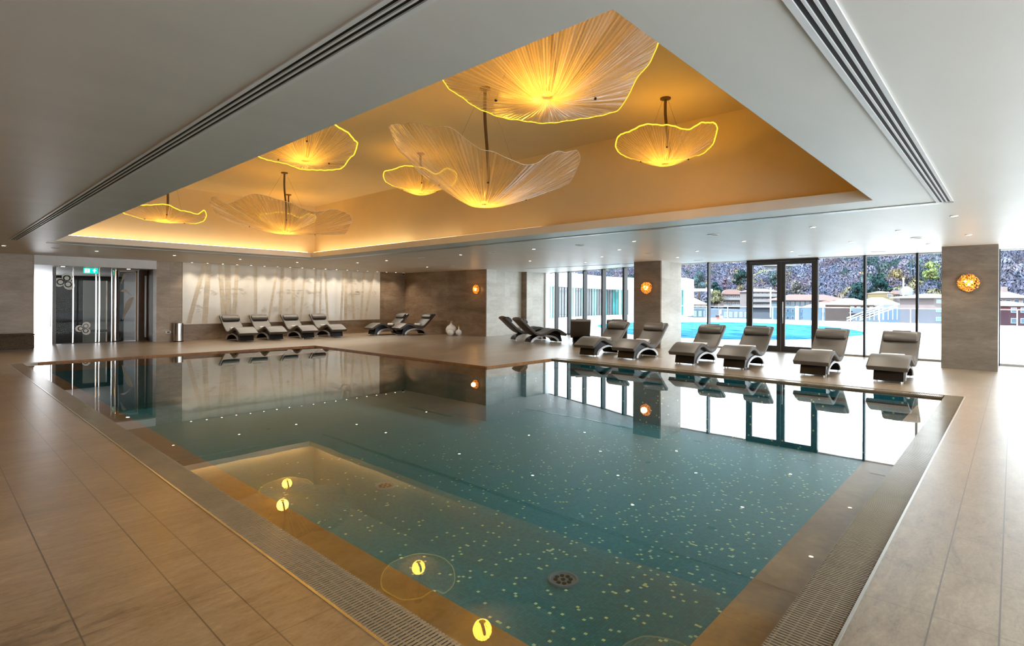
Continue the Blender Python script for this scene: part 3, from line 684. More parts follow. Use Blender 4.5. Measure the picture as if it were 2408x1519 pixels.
# ------------------------------------------------------------------ sun loungers
def make_lounger(label, group):
    root = thing('wave_lounger', (0, 0, 0), label, 'lounger', group)
    prof = [(0.0, 0.305), (0.13, 0.375), (0.28, 0.455), (0.44, 0.505), (0.60, 0.49), (0.78, 0.415), (0.96, 0.355), (1.10, 0.338), (1.24, 0.38), (1.40, 0.49), (1.58, 0.65), (1.74, 0.80), (1.86, 0.90)]
    c = [Vector((p[0], p[1])) for p in catmull([(a, b, 0) for a, b in prof], 4)]
    t, W, r = 0.095, 0.325, 0.022
    vs = []; fs = []; n = len(c)
    sec = []
    for (sy, sz) in ((1, 0), (1, -1), (-1, -1), (-1, 0)):
        cy0 = sy * (W - r); cz0 = -r if sz == 0 else -t + r
        for k in range(4):
            base = {(1, 0): 90, (1, -1): 0, (-1, -1): -90, (-1, 0): 180}[(sy, sz)]
            a = rad(base - 30 * k); sec.append((cy0 + r * math.cos(a), cz0 + r * math.sin(a)))
    m = len(sec); under = []
    for i, p in enumerate(c):
        d = (c[min(i + 1, n - 1)] - c[max(i - 1, 0)]).normalized(); nn = Vector((-d.y, d.x))
        under.append(p - nn * t)
        for (yy, zz) in sec: q = p + nn * zz; vs.append((q.x, yy, q.y))
    for i in range(n - 1):
        for k in range(m): fs.append((i * m + k, i * m + (k + 1) % m, (i + 1) * m + (k + 1) % m, (i + 1) * m + k))
    fs += [tuple(range(m)), tuple(reversed(range((n - 1) * m, n * m)))]
    mb = MB(); mb.add(vs, fs); cu = mb.build('cushion', M['cush'], root, smooth='auto', bevel=0.012)
    mb = MB(); mb.tube([(q.x, W + 0.001, q.y) for q in [p * 1 - Vector((0, 0.02)) for p in c]], 0.004, 5); mb.tube([(q.x, -W - 0.001, q.y) for q in [p - Vector((0, 0.02)) for p in c]], 0.004, 5)
    mb.build('piping', M['cush'], cu, smooth=True)
    # pillow strapped to the head end
    i0 = min(range(n), key=lambda i: abs(c[i].x - 1.72)); d = (c[i0 + 1] - c[i0 - 1]).normalized(); nn = Vector((-d.y, d.x)); pc = c[i0] + nn * 0.035
    vs = []; fs = []; ys = [(-0.30, 0.75), (-0.285, 0.95), (-0.26, 1.0), (0, 1.03), (0.26, 1.0), (0.285, 0.95), (0.30, 0.75)]
    for y, s in ys:
        for k in range(16):
            a = 2 * PI * k / 16; q = pc + d * (0.125 * s * math.cos(a)) + nn * (0.052 * s * math.sin(a)); vs.append((q.x, y, q.y))
    for i in range(len(ys) - 1):
        for k in range(16): fs.append((i * 16 + k, i * 16 + (k + 1) % 16, (i + 1) * 16 + (k + 1) % 16, (i + 1) * 16 + k))
    fs += [tuple(range(16)), tuple(reversed(range(len(ys) * 16 - 16, len(ys) * 16)))]
    mb = MB(); mb.add(vs, fs); pil = mb.build('head_pillow', M['cush'], root, smooth='auto')
    # weighted flap hanging behind the head end
    e = c[-1]; de = (c[-1] - c[-2]).normalized(); ne = Vector((-de.y, de.x))
    a0 = e + ne * 0.006 - de * 0.12; a1 = e + ne * 0.006 + de * 0.012; a2 = e - ne * (t + 0.012) + de * 0.012; a3 = a2 - de * 0.16
    def off(p, v): return p + v
    poly = [a0, a1, a2, a3, a3 + ne * 0.010, a2 + ne * 0.012 - de * 0.010, a1 - ne * 0.010 - de * 0.010, a0 - ne * 0.010]
    MB().xz([(p.x, p.y) for p in poly], -0.16, 0.16).build('pillow_strap', M['cush'], pil)
    # black base with arched underside
    ell = lambda a, rx, rz: (0.87 + rx * math.cos(a), 0.03 + rz * math.sin(a))
    up = [(u.x, u.y + 0.004) for u in under if 0.24 < u.x < 0.97]
    outer = [ell(rad(a), 0.57, 0.245) for a in range(72, -1, -8)]
    inner = [ell(rad(a), 0.49, 0.195) for a in range(0, 181, 10)]
    poly = [(0.17, 0.03)] + [(0.25, up[0][1])] + up + outer + inner
    MB().xz(poly, -0.235, 0.235).build('base', M['black'], root, bevel=0.0)
    ring = [ell(rad(a), 0.575, 0.25) for a in range(0, 181, 8)]; ringi = [ell(rad(a), 0.49, 0.195) for a in range(180, -1, -8)]
    for s in (1, -1):
        MB().xz(ring + ringi, s * 0.235, s * 0.255).build('arch_trim', M['trimm'], root)
    for (x, y) in ((0.20, 0.2), (0.20, -0.2), (1.40, 0.2), (1.40, -0.2), (0.36, 0.2), (0.36, -0.2)):
        MB().lathe([(0.012, 0.0), (0.012, 0.03)], x, y, 0, n=8).build('foot', M['steel'], root)
    return root
ll = ['beside the right pillar, rightmost of the window row', 'second from the right of the window row', 'before the right leaf of the terrace door', 'third from the left of the window row', 'before the middle pillar', 'leftmost of the six facing the pool by the windows']
ll = ['taupe wave lounger facing the pool, ' + s for s in ['nearest the right pillar', 'second from the right pillar in the window row', 'in front of the terrace door', 'just right of the middle pillar', 'directly before the middle pillar', 'just left of the middle pillar']]
WL = [(12.12, 1.72), (12.1, 2.99), (12.12, 4.58), (12.12, 5.74), (12.12, 7.33), (12.1, 8.52)]
places = [((x, y, 0), 0.0, ll[i], 'window loungers facing the pool') for i, (x, y) in enumerate(WL)]
def facing(o, head_to): return math.atan2(head_to[1], head_to[0])
places += [((16.05, 11.46, 0), math.atan2(-0.60, -0.80), 'taupe lounger seen from behind, standing alone left of the window row', 'loungers turned to the windows'),
           ((16.75, 10.35, 0), math.atan2(-0.53, -0.85), 'lounger seen from behind, mostly hidden behind the leftmost window lounger', 'loungers turned to the windows')]
places += [((15.93, 12.12, 0), math.atan2(0.36, -0.93), 'front lounger of the side-on pair in the window corner', 'side-on loungers in the window corner'),
           ((16.45, 13.25, 0), math.atan2(0.42, -0.90), 'rear lounger of the side-on pair in the window corner', 'side-on loungers in the window corner')]
for i, x in enumerate([7.80, 8.85, 10.07, 11.28]):
    places.append(((x, 19.62, 0), PI / 2, 'lounger against the bamboo mural, %s from the left' % ordn(i), 'loungers below the bamboo mural'))
for i, (x, y) in enumerate([(12.82, 20.05), (13.62, 19.20)]):
    places.append(((x, y, 0), 0.0, ['lounger in the stone corner, nearer the bamboo mural', 'lounger in the stone corner, nearer the white vases'][i], 'loungers in the stone corner'))
L0 = make_lounger(places[0][2], places[0][3])
def towel(p, rz, label, group, mark, off):
    o = thing('rolled_towel', p, label, 'towel', group, rz)
    prof = [(0.0, -0.20), (0.045, -0.20), (0.053, -0.19), (0.055, 0), (0.053, 0.19), (0.045, 0.20), (0, 0.20)]
    MB().lathe([(r, z + off) for r, z in prof], 0, 0, 0, n=20, axis='Y').build('roll', M['towel'], o, smooth='auto')
    sp = [((0.005 + 0.045 * k / 40) * math.cos(k * 0.45), -0.2005 + off, (0.005 + 0.045 * k / 40) * math.sin(k * 0.45)) for k in range(41)]
    MB().tube(sp, 0.0035, 4).build('rolled_end', M['cush'], o)
    if mark:
        pts = [(0.0565 * math.cos(rad(155 - 8 * math.sin(k * 1.7))) , 0.07 - 0.14 * k / 14 + off, 0.0565 * math.sin(rad(155 - 8 * math.sin(k * 1.7)))) for k in range(15)]
        MB().tube(pts, 0.0035, 4).build('embroidered_mark', M['mark'], o)
    return o
for i, (loc, rz, lab, grp) in enumerate(places):
    if i == 0: L0.location = loc; L0.rotation_euler = (0, 0, rz)
    else: copy_tree(L0, loc, rz, lab, grp)
    if i in (6, 7, 8): continue
    m = Matrix.Translation(loc) @ Matrix.Rotation(rz, 4, 'Z')
    p = m @ Vector((1.17, 0, 0.352 + 0.066))
    tl_ = 'rolled white towel on the ' + (lab.replace('taupe wave lounger facing the pool, ', 'pool-facing lounger '))
    towel(p, rz, tl_, 'rolled towels on the loungers', i < 6, 0.06 if i < 6 else 0.0)

# ------------------------------------------------------------------ bamboo mural
M['mural'] = flat('mural_cream_panel', (0.70, 0.64, 0.55), 0.22, vary=0.03, scale=3, coat=0.3)
M['bamboo'] = flat('mural_bamboo_inlay', (0.61, 0.51, 0.37), 0.35, vary=0.10, scale=4)
M['bleaf'] = flat('mural_leaf_line', (0.60, 0.52, 0.41), 0.4, vary=0.05)
o = thing('bamboo_mural', (10.38, 21.66, 0.58), 'long cream wall panel inlaid with pale bamboo stalks', 'mural')
MB().box(6.30, 21.625, 0.585, 14.47, 21.655, H - 0.004).build('panel', M['mural'], o, world=True)
yf = 21.622
def stalk(xb, xt, w):
    n = 7; mb = MB()
    for k in range(n):
        za = 0.6 + (H - 0.62) * k / n + 0.012; zb = 0.6 + (H - 0.62) * (k + 1) / n - 0.004
        a = xb + (xt - xb) * k / n; b = xb + (xt - xb) * (k + 1) / n
        mb.add([(a - w / 2 * 1.08, yf, za), (a + w / 2 * 1.08, yf, za), (b + w / 2, yf, zb), (b - w / 2, yf, zb)], [(0, 1, 2, 3)])
        mb.add([(a - w / 2 * 1.08, yf - 0.002, za), (a + w / 2 * 1.08, yf - 0.002, za), (a + w / 2, yf - 0.002, za + 0.03), (a - w / 2, yf - 0.002, za + 0.03)], [(0, 1, 2, 3)], 1)
    mb.build('bamboo_stalk', [M['bamboo'], M['bleaf']], o, world=True)
pxx = lambda px: (21.65 * (F_.x + (px - 1204) / 1281.7 * R_.x) / (F_.y + (px - 1204) / 1281.7 * R_.y))
leaf_at = []
for xb, xt, w in [(443, 480, .14), (481, 490, .17), (527, 516, .15), (537, 534, .20), (549, 557, .13), (601, 600, .11), (630, 652, .09), (657, 664, .13), (691, 687, .12), (705, 717, .09), (737, 742, .10), (752, 754, .08), (770, 763, .10), (801, 807, .10), (812, 813, .14), (832, 824, .12), (848, 855, .11), (858, 877, .12)]:
    stalk(pxx(xb), pxx(xt), w)
    for q in (0.25, 0.55, 0.8): leaf_at.append((pxx(xb) + (pxx(xt) - pxx(xb)) * q, 0.6 + (H - 0.62) * q))
mb = MB(); rnd = random.Random(3)
for (x, z) in leaf_at:
    if rnd.random() < 0.25: continue
    sd = rnd.choice((-1, 1))
    for k in range(rnd.randint(4, 7)):
        a = rad(rnd.uniform(-50, 50)) + (0 if sd > 0 else PI); l = rnd.uniform(0.14, 0.3); bx = x + sd * rnd.uniform(0.06, 0.26); bz = z + rnd.uniform(-0.12, 0.12)
        dx, dz = math.cos(a), math.sin(a) * 0.8; nx, nz = -dz, dx; w = 0.016
        if bz + dz * l > H - 0.05 or bz + dz * l < 0.64 or bx + dx * l < 6.36 or bx + dx * l > 14.4: continue
        yl = yf - 0.0025 - 0.00002 * (len(mb.v) // 4)
        mb.add([(bx, yl, bz), (bx + dx * l * 0.4 + nx * w, yl, bz + dz * l * 0.4 + nz * w), (bx + dx * l, yl, bz + dz * l), (bx + dx * l * 0.4 - nx * w, yl, bz + dz * l * 0.4 - nz * w)], [(0, 1, 2, 3)])
mb.build('bamboo_leaves', M['bleaf'], o, world=True)

# ------------------------------------------------------------------ wall sconces
M['amber'] = None
def mk_amber():
    t = NT('amber_glass_nugget'); v, *_ = t.objpos(); n = t.noise(v, 26, 3, 0.6)
    t.link(t.ramp(n, [(0.35, (0.30, 0.07, 0.01)), (0.6, (0.95, 0.42, 0.07))]), t.b.inputs['Base Color'])
    t.link(t.ramp(n, [(0.42, (0.25, 0.05, 0.005)), (0.62, (1.0, 0.34, 0.04))]), t.b.inputs['Emission Color'])
    t.b.inputs['Emission Strength'].default_value = 0.42; t.b.inputs['Roughness'].default_value = 0.2; return t.m
M['amber'] = mk_amber(); M['bulb'] = emit('sconce_bulb', (1.0, 0.74, 0.30), 3.0)
for i, (y, z, lab) in enumerate([(16.64, 1.96, 'round amber glass sconce on the brown stone wall'), (8.72, 1.93, 'round amber glass sconce on the middle pillar'), (0.74, 1.95, 'round amber glass sconce on the right pillar')]):
    xw = 15.9 if i == 0 else 15.93
    o = thing('wall_sconce', (xw, y, z), lab, 'wall lamp', 'amber glass wall sconces'); rnd = random.Random(20 + i)
    MB().lathe([(0.16, 0), (0.16, -0.02), (0, -0.02)], n=24, axis='X').build('back_plate', M['stem'], o)
    mb = MB()
    for k in range(430):
        r = math.sqrt(rnd.random()) * 0.195; a = rnd.uniform(0, 2 * PI); q = rnd.uniform(0.008, 0.0155)
        mb.blob((-0.03 - 0.06 * math.sqrt(max(0, 1 - (r / 0.2) ** 2)), r * math.cos(a), r * math.sin(a) * 0.98), (q, q, q), 6, 4)
    mb.build('glass_nuggets', M['amber'], o, smooth=True)
    for (a, b) in ((0.05, 0.03), (-0.055, 0.02), (-0.01, -0.045)):
        MB().blob((-0.10, a, b), 0.026, 10, 8).build('bulb', M['bulb'], o, smooth=True)
    d = bpy.data.lights.new('glow', 'POINT'); d.energy = 2.5; d.color = (1.0, 0.5, 0.15); d.shadow_soft_size = 0.1
    lo = bpy.data.objects.new('glow', d); C.objects.link(lo); lo.parent = o; lo.location = (-0.16, 0, 0)

# ------------------------------------------------------------------ vases, bin, planter, socket
M['porc'] = flat('white_porcelain', (0.82, 0.81, 0.79), 0.18, vary=0.02, coat=0.3)
M['gold'] = flat('gold_bloom', (0.80, 0.46, 0.12), 0.25, 0.9, vary=0.15, scale=20)
def vase(x, y, R, hh, disc, label):
    o = thing('bulb_vase', (x, y, 0), label, 'vase', 'white bulb vases')
    prof = [(0, 0), (R * 0.55, 0)] + [(R * math.sin(a), R * 0.96 * (1 - math.cos(a))) for a in [rad(q) for q in range(35, 150, 9)]]
    if disc:
        prof += [(R * 0.30, R * 1.92), (R * 0.19, R * 2.1), (R * 0.14, hh - 0.03), (R * 0.17, hh)]
        MB().lathe(prof, n=28).build('body', M['porc'], o, smooth=True)
        q = MB(); rn = random.Random(1)
        q.lathe([(0, -0.01), (disc * 0.5, 0.0), (disc, 0.025), (disc * 0.97, 0.032), (disc * 0.5, 0.012), (0, 0.004)], 0, 0, hh + 0.02, n=24)
        q.build('gold_bloom', M['gold'], o, smooth='auto')
        MB().lathe([(R * 0.1, hh - 0.02), (R * 0.06, hh + 0.02)], n=12).build('bloom_stem', M['gold'], o)
    else:
        prof += [(R * 0.35, R * 1.82), (R * 0.2, R * 1.87), (0, R * 1.86)]
        MB().lathe(prof, n=28).build('body', M['porc'], o, smooth=True)
vase(15.38, 17.66, 0.235, 0.56, 0.18, 'largest white bulb vase, with a wide gold disc on its neck')
vase(15.40, 17.20, 0.135, 0.37, 0.105, 'small white bulb vase with a small gold disc')
vase(15.08, 17.36, 0.145, 0.3, 0, 'low round white vase in front of the pair with gold discs')
o = thing('waste_bin', (6.12, 21.42, 0), 'brushed steel pedal bin beside the bamboo mural', 'bin')
MB().lathe([(0.155, 0.03), (0.155, 0.60)], n=32).build('body', M['steel'], o, smooth='auto')
MB().lathe([(0.158, 0.60), (0.158, 0.635), (0.14, 0.65), (0, 0.652)], n=32).build('lid', M['steel'], o, smooth='auto')
MB().lathe([(0.16, 0.0), (0.16, 0.03)], n=32).build('base_ring', M['black'], o, smooth='auto')
o = thing('wall_socket', (5.86, 21.6, 0.33), 'white power socket on the stone pier', 'socket')
MB().box(-0.085, -0.012, -0.04, 0.085, 0, 0.04).build('plate', M['white'], o, bevel=0.006); MB().box(-0.04, -0.014, -0.022, 0.04, -0.0125, 0.022).build('outlet', M['black'], o)
def mk_wicker():
    t = NT('dark_wicker'); P, x, y, z = t.pos()
    a = t.math('SINE', t.math('MULTIPLY', x, 160.0)); b = t.math('SINE', t.math('MULTIPLY', z, 160.0)); s = t.math('MULTIPLY', a, b)
    n = t.noise(P, 25, 3)
    t.link(t.ramp(t.math('ADD', t.math('MULTIPLY', s, 0.3), n), [(0.3, (0.03, 0.02, 0.012)), (0.9, (0.16, 0.10, 0.055))]), t.b.inputs['Base Color'])
    t.b.inputs['Roughness'].default_value = 0.5; t.bump(s, 0.6, 0.01); return t.m
M['wicker'] = mk_wicker()
o = thing('wicker_chest', (1.72, 21.28, 0), 'dark woven wicker chest against the left stone wall', 'chest')
MB().box(-0.7, -0.27, 0.02, 0.56, 0.27, 0.40).build('body', M['wicker'], o, bevel=0.02); MB().box(-0.71, -0.28, 0.40, 0.57, 0.28, 0.45).build('lid', M['wicker'], o, bevel=0.02)
MB().box(-0.69, -0.26, 0, 0.55, 0.26, 0.02).build('plinth', M['black'], o)

# ------------------------------------------------------------------ entrance hall behind the glass doors
M['hfloor'] = flat('polished_black_floor', (0.02, 0.02, 0.022), 0.06, vary=0.3, scale=2)
M['hdark'] = flat('dark_hall_panel', (0.010, 0.008, 0.007), 0.5, spec=0.15, vary=0.2)
M['hwood'] = flat('walnut_panel', (0.060, 0.028, 0.014), 0.45, spec=0.2, vary=0.3, scale=3)
M['hgrey'] = flat('grey_green_panel', (0.17, 0.17, 0.145), 0.5, spec=0.2, vary=0.05)
M['hceil'] = flat('hall_ceiling', (0.42, 0.40, 0.38), 0.5, vary=0.02)
struct(MB().box(0.5, 22.0, -0.2, 9.0, 31.4, -0.002), 'floor_hall', M['hfloor'], 'polished black floor of the hall behind the glass doors')
struct(MB().box(0.5, 21.75, 2.5, 9.0, 31.4, 2.6), 'ceiling_hall', M['hceil'])
struct(MB().box(2.33, 22.0, -0.002, 5.5, 22.9, 0.0), 'floor_threshold', M['floor'])
mb = MB().box(3.98, 31.0, 0, 9.0, 31.2, 2.5)
struct(mb, 'wall_hall_end', M['hdark'], 'black end wall of the hall')
struct(MB().box(5.5, 22.0, 0, 5.6, 26.0, 2.5), 'wall_hall_right', M['hwood'], 'walnut panelled side wall of the hall')
struct(MB().box(8.2, 26.0, 0, 8.3, 31.0, 2.5), 'wall_hall_far', M['hwood'])
struct(MB().box(0.4, 22.0, 0, 0.5, 26.0, 2.5), 'wall_hall_left', M['white'])
o = thing('hall_panel', (5.30, 30.9, 0), 'grey vertical panel on the black end wall of the hall', 'wall panel')
MB().box(5.02, 30.93, 0.05, 5.85, 30.99, 2.3).build('panel', M['hgrey'], o, world=True); MB().box(5.85, 30.9, 0.05, 5.9, 30.99, 2.3).build('edge_strip', M['chrome'], o, world=True)
struct(MB().box(-2, 31.3, -0.15, 6, 36, -0.12).box(0.5, 31.3, -0.2, 3.98, 31.32, 0.0), 'floor_yard', M['white'])
# exit sign
o = thing('exit_sign', (3.82, 22.35, 2.5), 'green running man exit sign hanging in the doorway', 'sign')
M['exitg'] = emit('exit_green', (0.0, 0.55, 0.36), 1.0); M['exitw'] = emit('exit_white', (0.9, 1.0, 0.95), 1.1)
MB().box(-0.19, -0.015, -0.185, 0.19, 0.015, -0.02).build('panel', M['exitg'], o)
MB().box(-0.12, -0.006, -0.02, -0.11, 0.006, 0).box(0.11, -0.006, -0.02, 0.12, 0.006, 0).build('hanger', M['steel'], o)
mb = MB(); y = -0.017
mb.box(-0.165, y, -0.165, -0.03, y + 0.002, -0.04, 0)
mb.build('door_symbol', M['exitw'], o)
mb = MB(); y = -0.019
mb.lathe([(0, 0), (0.014, 0), (0.014, 0.002)], -0.082, y, -0.065, n=10, axis='Y')
for pts in ([(-.085, -.085), (-.10, -.115)], [(-.10, -.115), (-.13, -.118), (-.135, -.14)], [(-.10, -.115), (-.08, -.13), (-.085, -.155)], [(-.087, -.088), (-.06, -.10), (-.05, -.09)], [(-.087, -.088), (-.115, -.085), (-.12, -.1)]):
    mb.tube([(a, y + 0.001, b) for a, b in pts], 0.009, 6)
mb.build('running_figure', M['exitg'], o)
mb = MB(); y = -0.018
mb.box(0.08, y, -0.16, 0.11, y + 0.002, -0.09); mb.add([(0.035, y, -0.10), (0.155, y, -0.10), (0.095, y, -0.04)], [(0, 1, 2)])
mb.build('arrow', M['exitw'], o)
# glass doors with flower motif
YD = 22.95
def px_on(px, Y): t_ = (px - 1204) / 1281.7; return Y * (F_.x + t_ * R_.x) / (F_.y + t_ * R_.y)
M['motif'] = flat('white_vinyl', (0.80, 0.80, 0.80), 0.5, vary=0, emis=None)
def petal_motif(mb, cx, cz, R, y, rot=0.0, clip=None):
    for k in range(3):
        a = rot + 2 * PI * k / 3
        px, pz = cx + R * 0.62 * math.cos(a), cz + R * 0.62 * math.sin(a)
        # crescent: outer circle minus offset inner circle, as a strip
        N = 28; out = []; inn = []
        for q in range(N + 1):
            b = a + PI + 0.35 + (2 * PI - 0.7) * q / N
            w = math.sin(PI * q / N)
            ro = R * 0.56; ri = R * (0.56 - 0.32 * w)
            out.append((px + ro * math.cos(b), y, pz + ro * math.sin(b))); inn.append((px + ri * math.cos(b), y, pz + ri * math.sin(b)))
        vs = out + inn; mb.add(vs, [(i, i + 1, N + 2 + i, N + 1 + i) for i in range(N)])
        # inner bud
        bx, bz = cx + R * 0.46 * math.cos(a), cz + R * 0.46 * math.sin(a)
        mb.add([(bx + R * 0.25 * math.cos(2 * PI * q / 20), y, bz + R * 0.25 * math.sin(2 * PI * q / 20)) for q in range(20)], [tuple(range(20))])
xa, xb, xc, xd2 = px_on(82, YD), px_on(128, YD), px_on(172, YD), px_on(270, YD)
o = thing('glass_door', ((xb + xd2) / 2, YD, 0), 'glass entrance screen with white three petal motif between chrome posts', 'glass door')
MB().box(xb + 0.03, YD - 0.006, 0.01, xd2 - 0.09, YD + 0.006, 2.48).build('pane', M['glassn'], o, world=True)
mb = MB(); petal_motif(mb, px_on(153, YD), 2.04, 0.26, YD - 0.009, rad(70)); mb.build('upper_motif', M['motif'], o, world=True)
mb = MB(); petal_motif(mb, px_on(198, YD), 0.48, 0.20, YD - 0.009, rad(60)); mb.build('lower_motif', M['motif'], o, world=True)
for (u, w, m_) in ((xb - 0.01, 0.09, 'frame'), (xc, 0.02, 'chrome'), (px_on(226, YD), 0.02, 'chrome'), (px_on(232, YD) + 0.02, 0.02, 'chrome')):
    MB().box(u - w / 2, YD - 0.04, 0, u + w / 2, YD + 0.04, 2.495).build('post', M[m_], o, world=True)
MB().lathe([(0.10, 0), (0.10, 2.495)], xd2, YD, 0, n=24).build('round_chrome_post', M['chrome'], o, smooth='auto', world=True)
MB().tube([(xb - 0.10, YD - 0.08, 0.55), (xb - 0.10, YD - 0.08, 1.35)], 0.016, 10).build('pull_handle', M['chrome'], o, smooth='auto', world=True)
MB().box(xb + 0.15, YD - 0.32, 0.0, xd2 + 0.15, YD - 0.05, 0.008).build('threshold_mat', M['dark'], o, world=True)
xl = px_on(330, 22.75)
o = thing('glass_door', ((xd2 + xl) / 2, 22.8, 0), 'smoked glass panel with curved leaf ornament right of the chrome post', 'glass door')
MB().box(xd2 + 0.11, 22.86, 0.02, xl - 0.1, 22.88, 2.42).build('pane', M['glassd'], o, world=True)
mb = MB(); mb.box(xl - 0.12, 22.84, 0, xl - 0.06, 22.9, 2.46); mb.box(xd2 + 0.11, 22.84, 2.42, xl - 0.06, 22.9, 2.46); mb.build('frame', M['stem'], o, world=True)
M['frost'] = flat('frosted_leaf', (0.30, 0.27, 0.23), 0.5, vary=0.05)
mb = MB()
for (x0_, z0_, x1_, z1_, w_) in ((0.08, 0.75, 0.42, 1.55, 0.10), (0.03, 1.75, 0.42, 1.45, 0.06), (0.03, 2.0, 0.22, 2.3, 0.05)):
    N = 14; l = []; r_ = []
    for q in range(N + 1):
        t_ = q / N; bx = x0_ + (x1_ - x0_) * t_; bz = z0_ + (z1_ - z0_) * t_ + 0.12 * math.sin(PI * t_); w = w_ * math.sin(PI * min(1, t_ * 0.97 + 0.03))
        l.append((xd2 + 0.12 + bx - w * 0.5, 22.855, bz + w)); r_.append((xd2 + 0.12 + bx + w * 0.5, 22.855, bz - w))
    mb.add(l + r_, [(i, i + 1, N + 2 + i, N + 1 + i) for i in range(N)])
mb.build('leaf_ornament', M['frost'], o, world=True)
struct(MB().box(xl - 0.05, 22.7, 0, 5.5, 22.8, 2.5), 'wall_hall_wood', M['hwood'], 'walnut wall strip between glass panel and stone pier')
o = thing('wall_mirror', (5.3, 22.69, 0), 'tall narrow mirror on the walnut strip beside the pier', 'mirror')
MB().box(px_on(340, 22.69), 22.685, 0.12, min(5.47, px_on(361, 22.69)), 22.698, 2.3).build('glass', M['chrome'], o, world=True)
for q in range(2):
    oo = thing('downlight', (3.1 + 1.75 * q, 22.3, 2.5), ['recessed doorway light nearer the bright hall window', 'recessed doorway light nearer the stone pier'][q], 'ceiling light', 'doorway lights')
    MB().lathe([(0, -0.004), (0.05, -0.004), (0.05, -0.001)], n=16).build('lens', M['dl'], oo); spot_light(oo, 12, 90)

# ------------------------------------------------------------------ outside: terrace, outdoor pool, balustrade
M['terr'] = flat('pale_terrace_stone', (0.86, 0.86, 0.85), 0.7, vary=0.02, scale=1)
ZT = -0.06
pool2 = [(32.84, 5.38), (37.7, 7.37), (41.27, 10.35), (42.64, 13.87), (42.0, 16.5), (39.3, 18.7), (35.7, 20.6), (30.5, 20.2), (25.5, 16.5), (22.3, 12.8), (22.1, 10.64), (22.6, 8.3), (24.1, 6.86), (26.7, 5.87), (29.7, 5.3)]
pp = [(p.x, p.y) for p in catmull([(a, b, 0) for a, b in pool2 + [pool2[0]]], 4)][:-1]
terr = [(17.68, -3.02), (-25, -3.02), (-25, -40), (51, -40), (51, 45), (20.2, 45), (20.2, 16.1), (19.1, 12.8), (18.3, 10.5), (17.86, 8.5), (17.75, 7), (17.75, 3.0)]
struct(holed(terr, [pp], ZT - 0.5, ZT), 'terrace', M['terr'], 'bright white terrace outside the windows')
M['pool2'] = flat('outdoor_pool_tile', (0.12, 0.42, 0.62), 0.4, vary=0.15, scale=2)
def mk_water2():
    t = NT('outdoor_water'); P, *_ = t.pos(); n = t.noise(P, 2.2, 3, 0.6, (1, 0.5, 1)); 
    t.link(t.ramp(n, [(0.35, (0.008, 0.065, 0.16)), (0.6, (0.05, 0.20, 0.25))]), t.b.inputs['Base Color']); t.b.inputs['Roughness'].default_value = 0.5; t.b.inputs['Specular IOR Level'].default_value = 0.0; t.bump(n, 0.25, 0.05); return t.m
o = thing('outdoor_pool', (32, 12, ZT), 'blue outdoor swimming pool on the terrace', 'pool')
mb = MB(); mb.add([(x, y, ZT - 0.03) for x, y in pp], [tuple(range(len(pp)))]); mb.build('water', mk_water2(), o, world=True)
o = thing('glass_balustrade', (49, 8, ZT), 'long clear glass balustrade along the far terrace edge', 'balustrade')
yy = [24.5 - 1.9 * k for k in range(24)]
mb = MB(); mb.box(48.97, -19.2, ZT + 1.10, 49.03, 24.5, ZT + 1.14); mb.build('rail', M['white'], o, world=True)
MB().box(48.992, -19.2, ZT + 0.06, 49.008, 24.5, ZT + 1.09).build('panels', glass('balustrade_glass', (0.78, 0.88, 0.96), 1.12), o, world=True)
for y in yy: MB().box(48.96, y - 0.03, ZT, 49.04, y + 0.03, ZT + 1.1).build('post', M['alu'], o, world=True)

# curved white hotel wing
FP = [(29.0, 26.0), (34.0, 27.5), (39.0, 28.9), (44.0, 30.0), (48.0, 30.2), (51.0, 29.0), (52.6, 26.8), (53.1, 24.9)]
fp = [Vector((p.x, p.y)) for p in catmull([(a, b, 0) for a, b in FP], 4)]
o = thing('curved_building', (44, 30, ZT), 'curved white hotel wing with a teal glass front across the terrace', 'building')
mb = MB(); mbm = MB(); gl_ = MB(); mi_ = MB()
rnd = random.Random(11)
M['teal'] = flat('teal_facade_glass', (0.03, 0.17, 0.17), 0.05, vary=0.5, scale=0.6); M['dkglass'] = flat('dark_facade_glass', (0.012, 0.02, 0.03), 0.05, vary=0.5, scale=0.8); M['aqua'] = flat('aqua_curtain', (0.16, 0.50, 0.50), 0.3, vary=0.3, scale=0.7)
for i in range(len(fp) - 1):
    a, b = fp[i], fp[i + 1]; d = (b - a).normalized(); nrm = Vector((-d.y, d.x))
    gl_.obox(a, b, ZT + 0.1, 2.7, 0.04, mi=rnd.choice((0, 1, 0, 1, 2)))
    mbm.obox(a - d * 0.03, a + d * 0.03, ZT, 2.72, 0.12); c_ = (a + b) / 2; mbm.obox(c_ - d * 0.02, c_ + d * 0.02, ZT, 2.72, 0.1)
    mb.obox(a - nrm * 0.6, b - nrm * 0.6, 2.68, 3.9, 0.12); mb.obox(a + nrm * 0.5, b + nrm * 0.5, 2.66, 2.75, 2.6)
    mi_.obox(a, b, ZT, ZT + 0.12, 0.2)
gl_.build('glass_front', [M['teal'], M['dkglass'], M['aqua']], o, world=True); mbm.build('mullions', M['mull'], o, world=True); mb.build('fascia', M['white'], o, world=True); mi_.build('base_kerb', M['white'], o, world=True)
MB().prism([(53.0, 25.5), (53.6, 22.6), (55.4, 22.8), (56, 30), (52, 31)], 2.55, 2.78).build('canopy_slab', M['white'], o, world=True)
MB().prism([(53.0, 25.2), (53.2, 24.7), (58, 26), (57, 32), (45, 33), (40, 31.5), (49, 31)], ZT, 3.9).build('rear_block', M['white'], o, world=True)

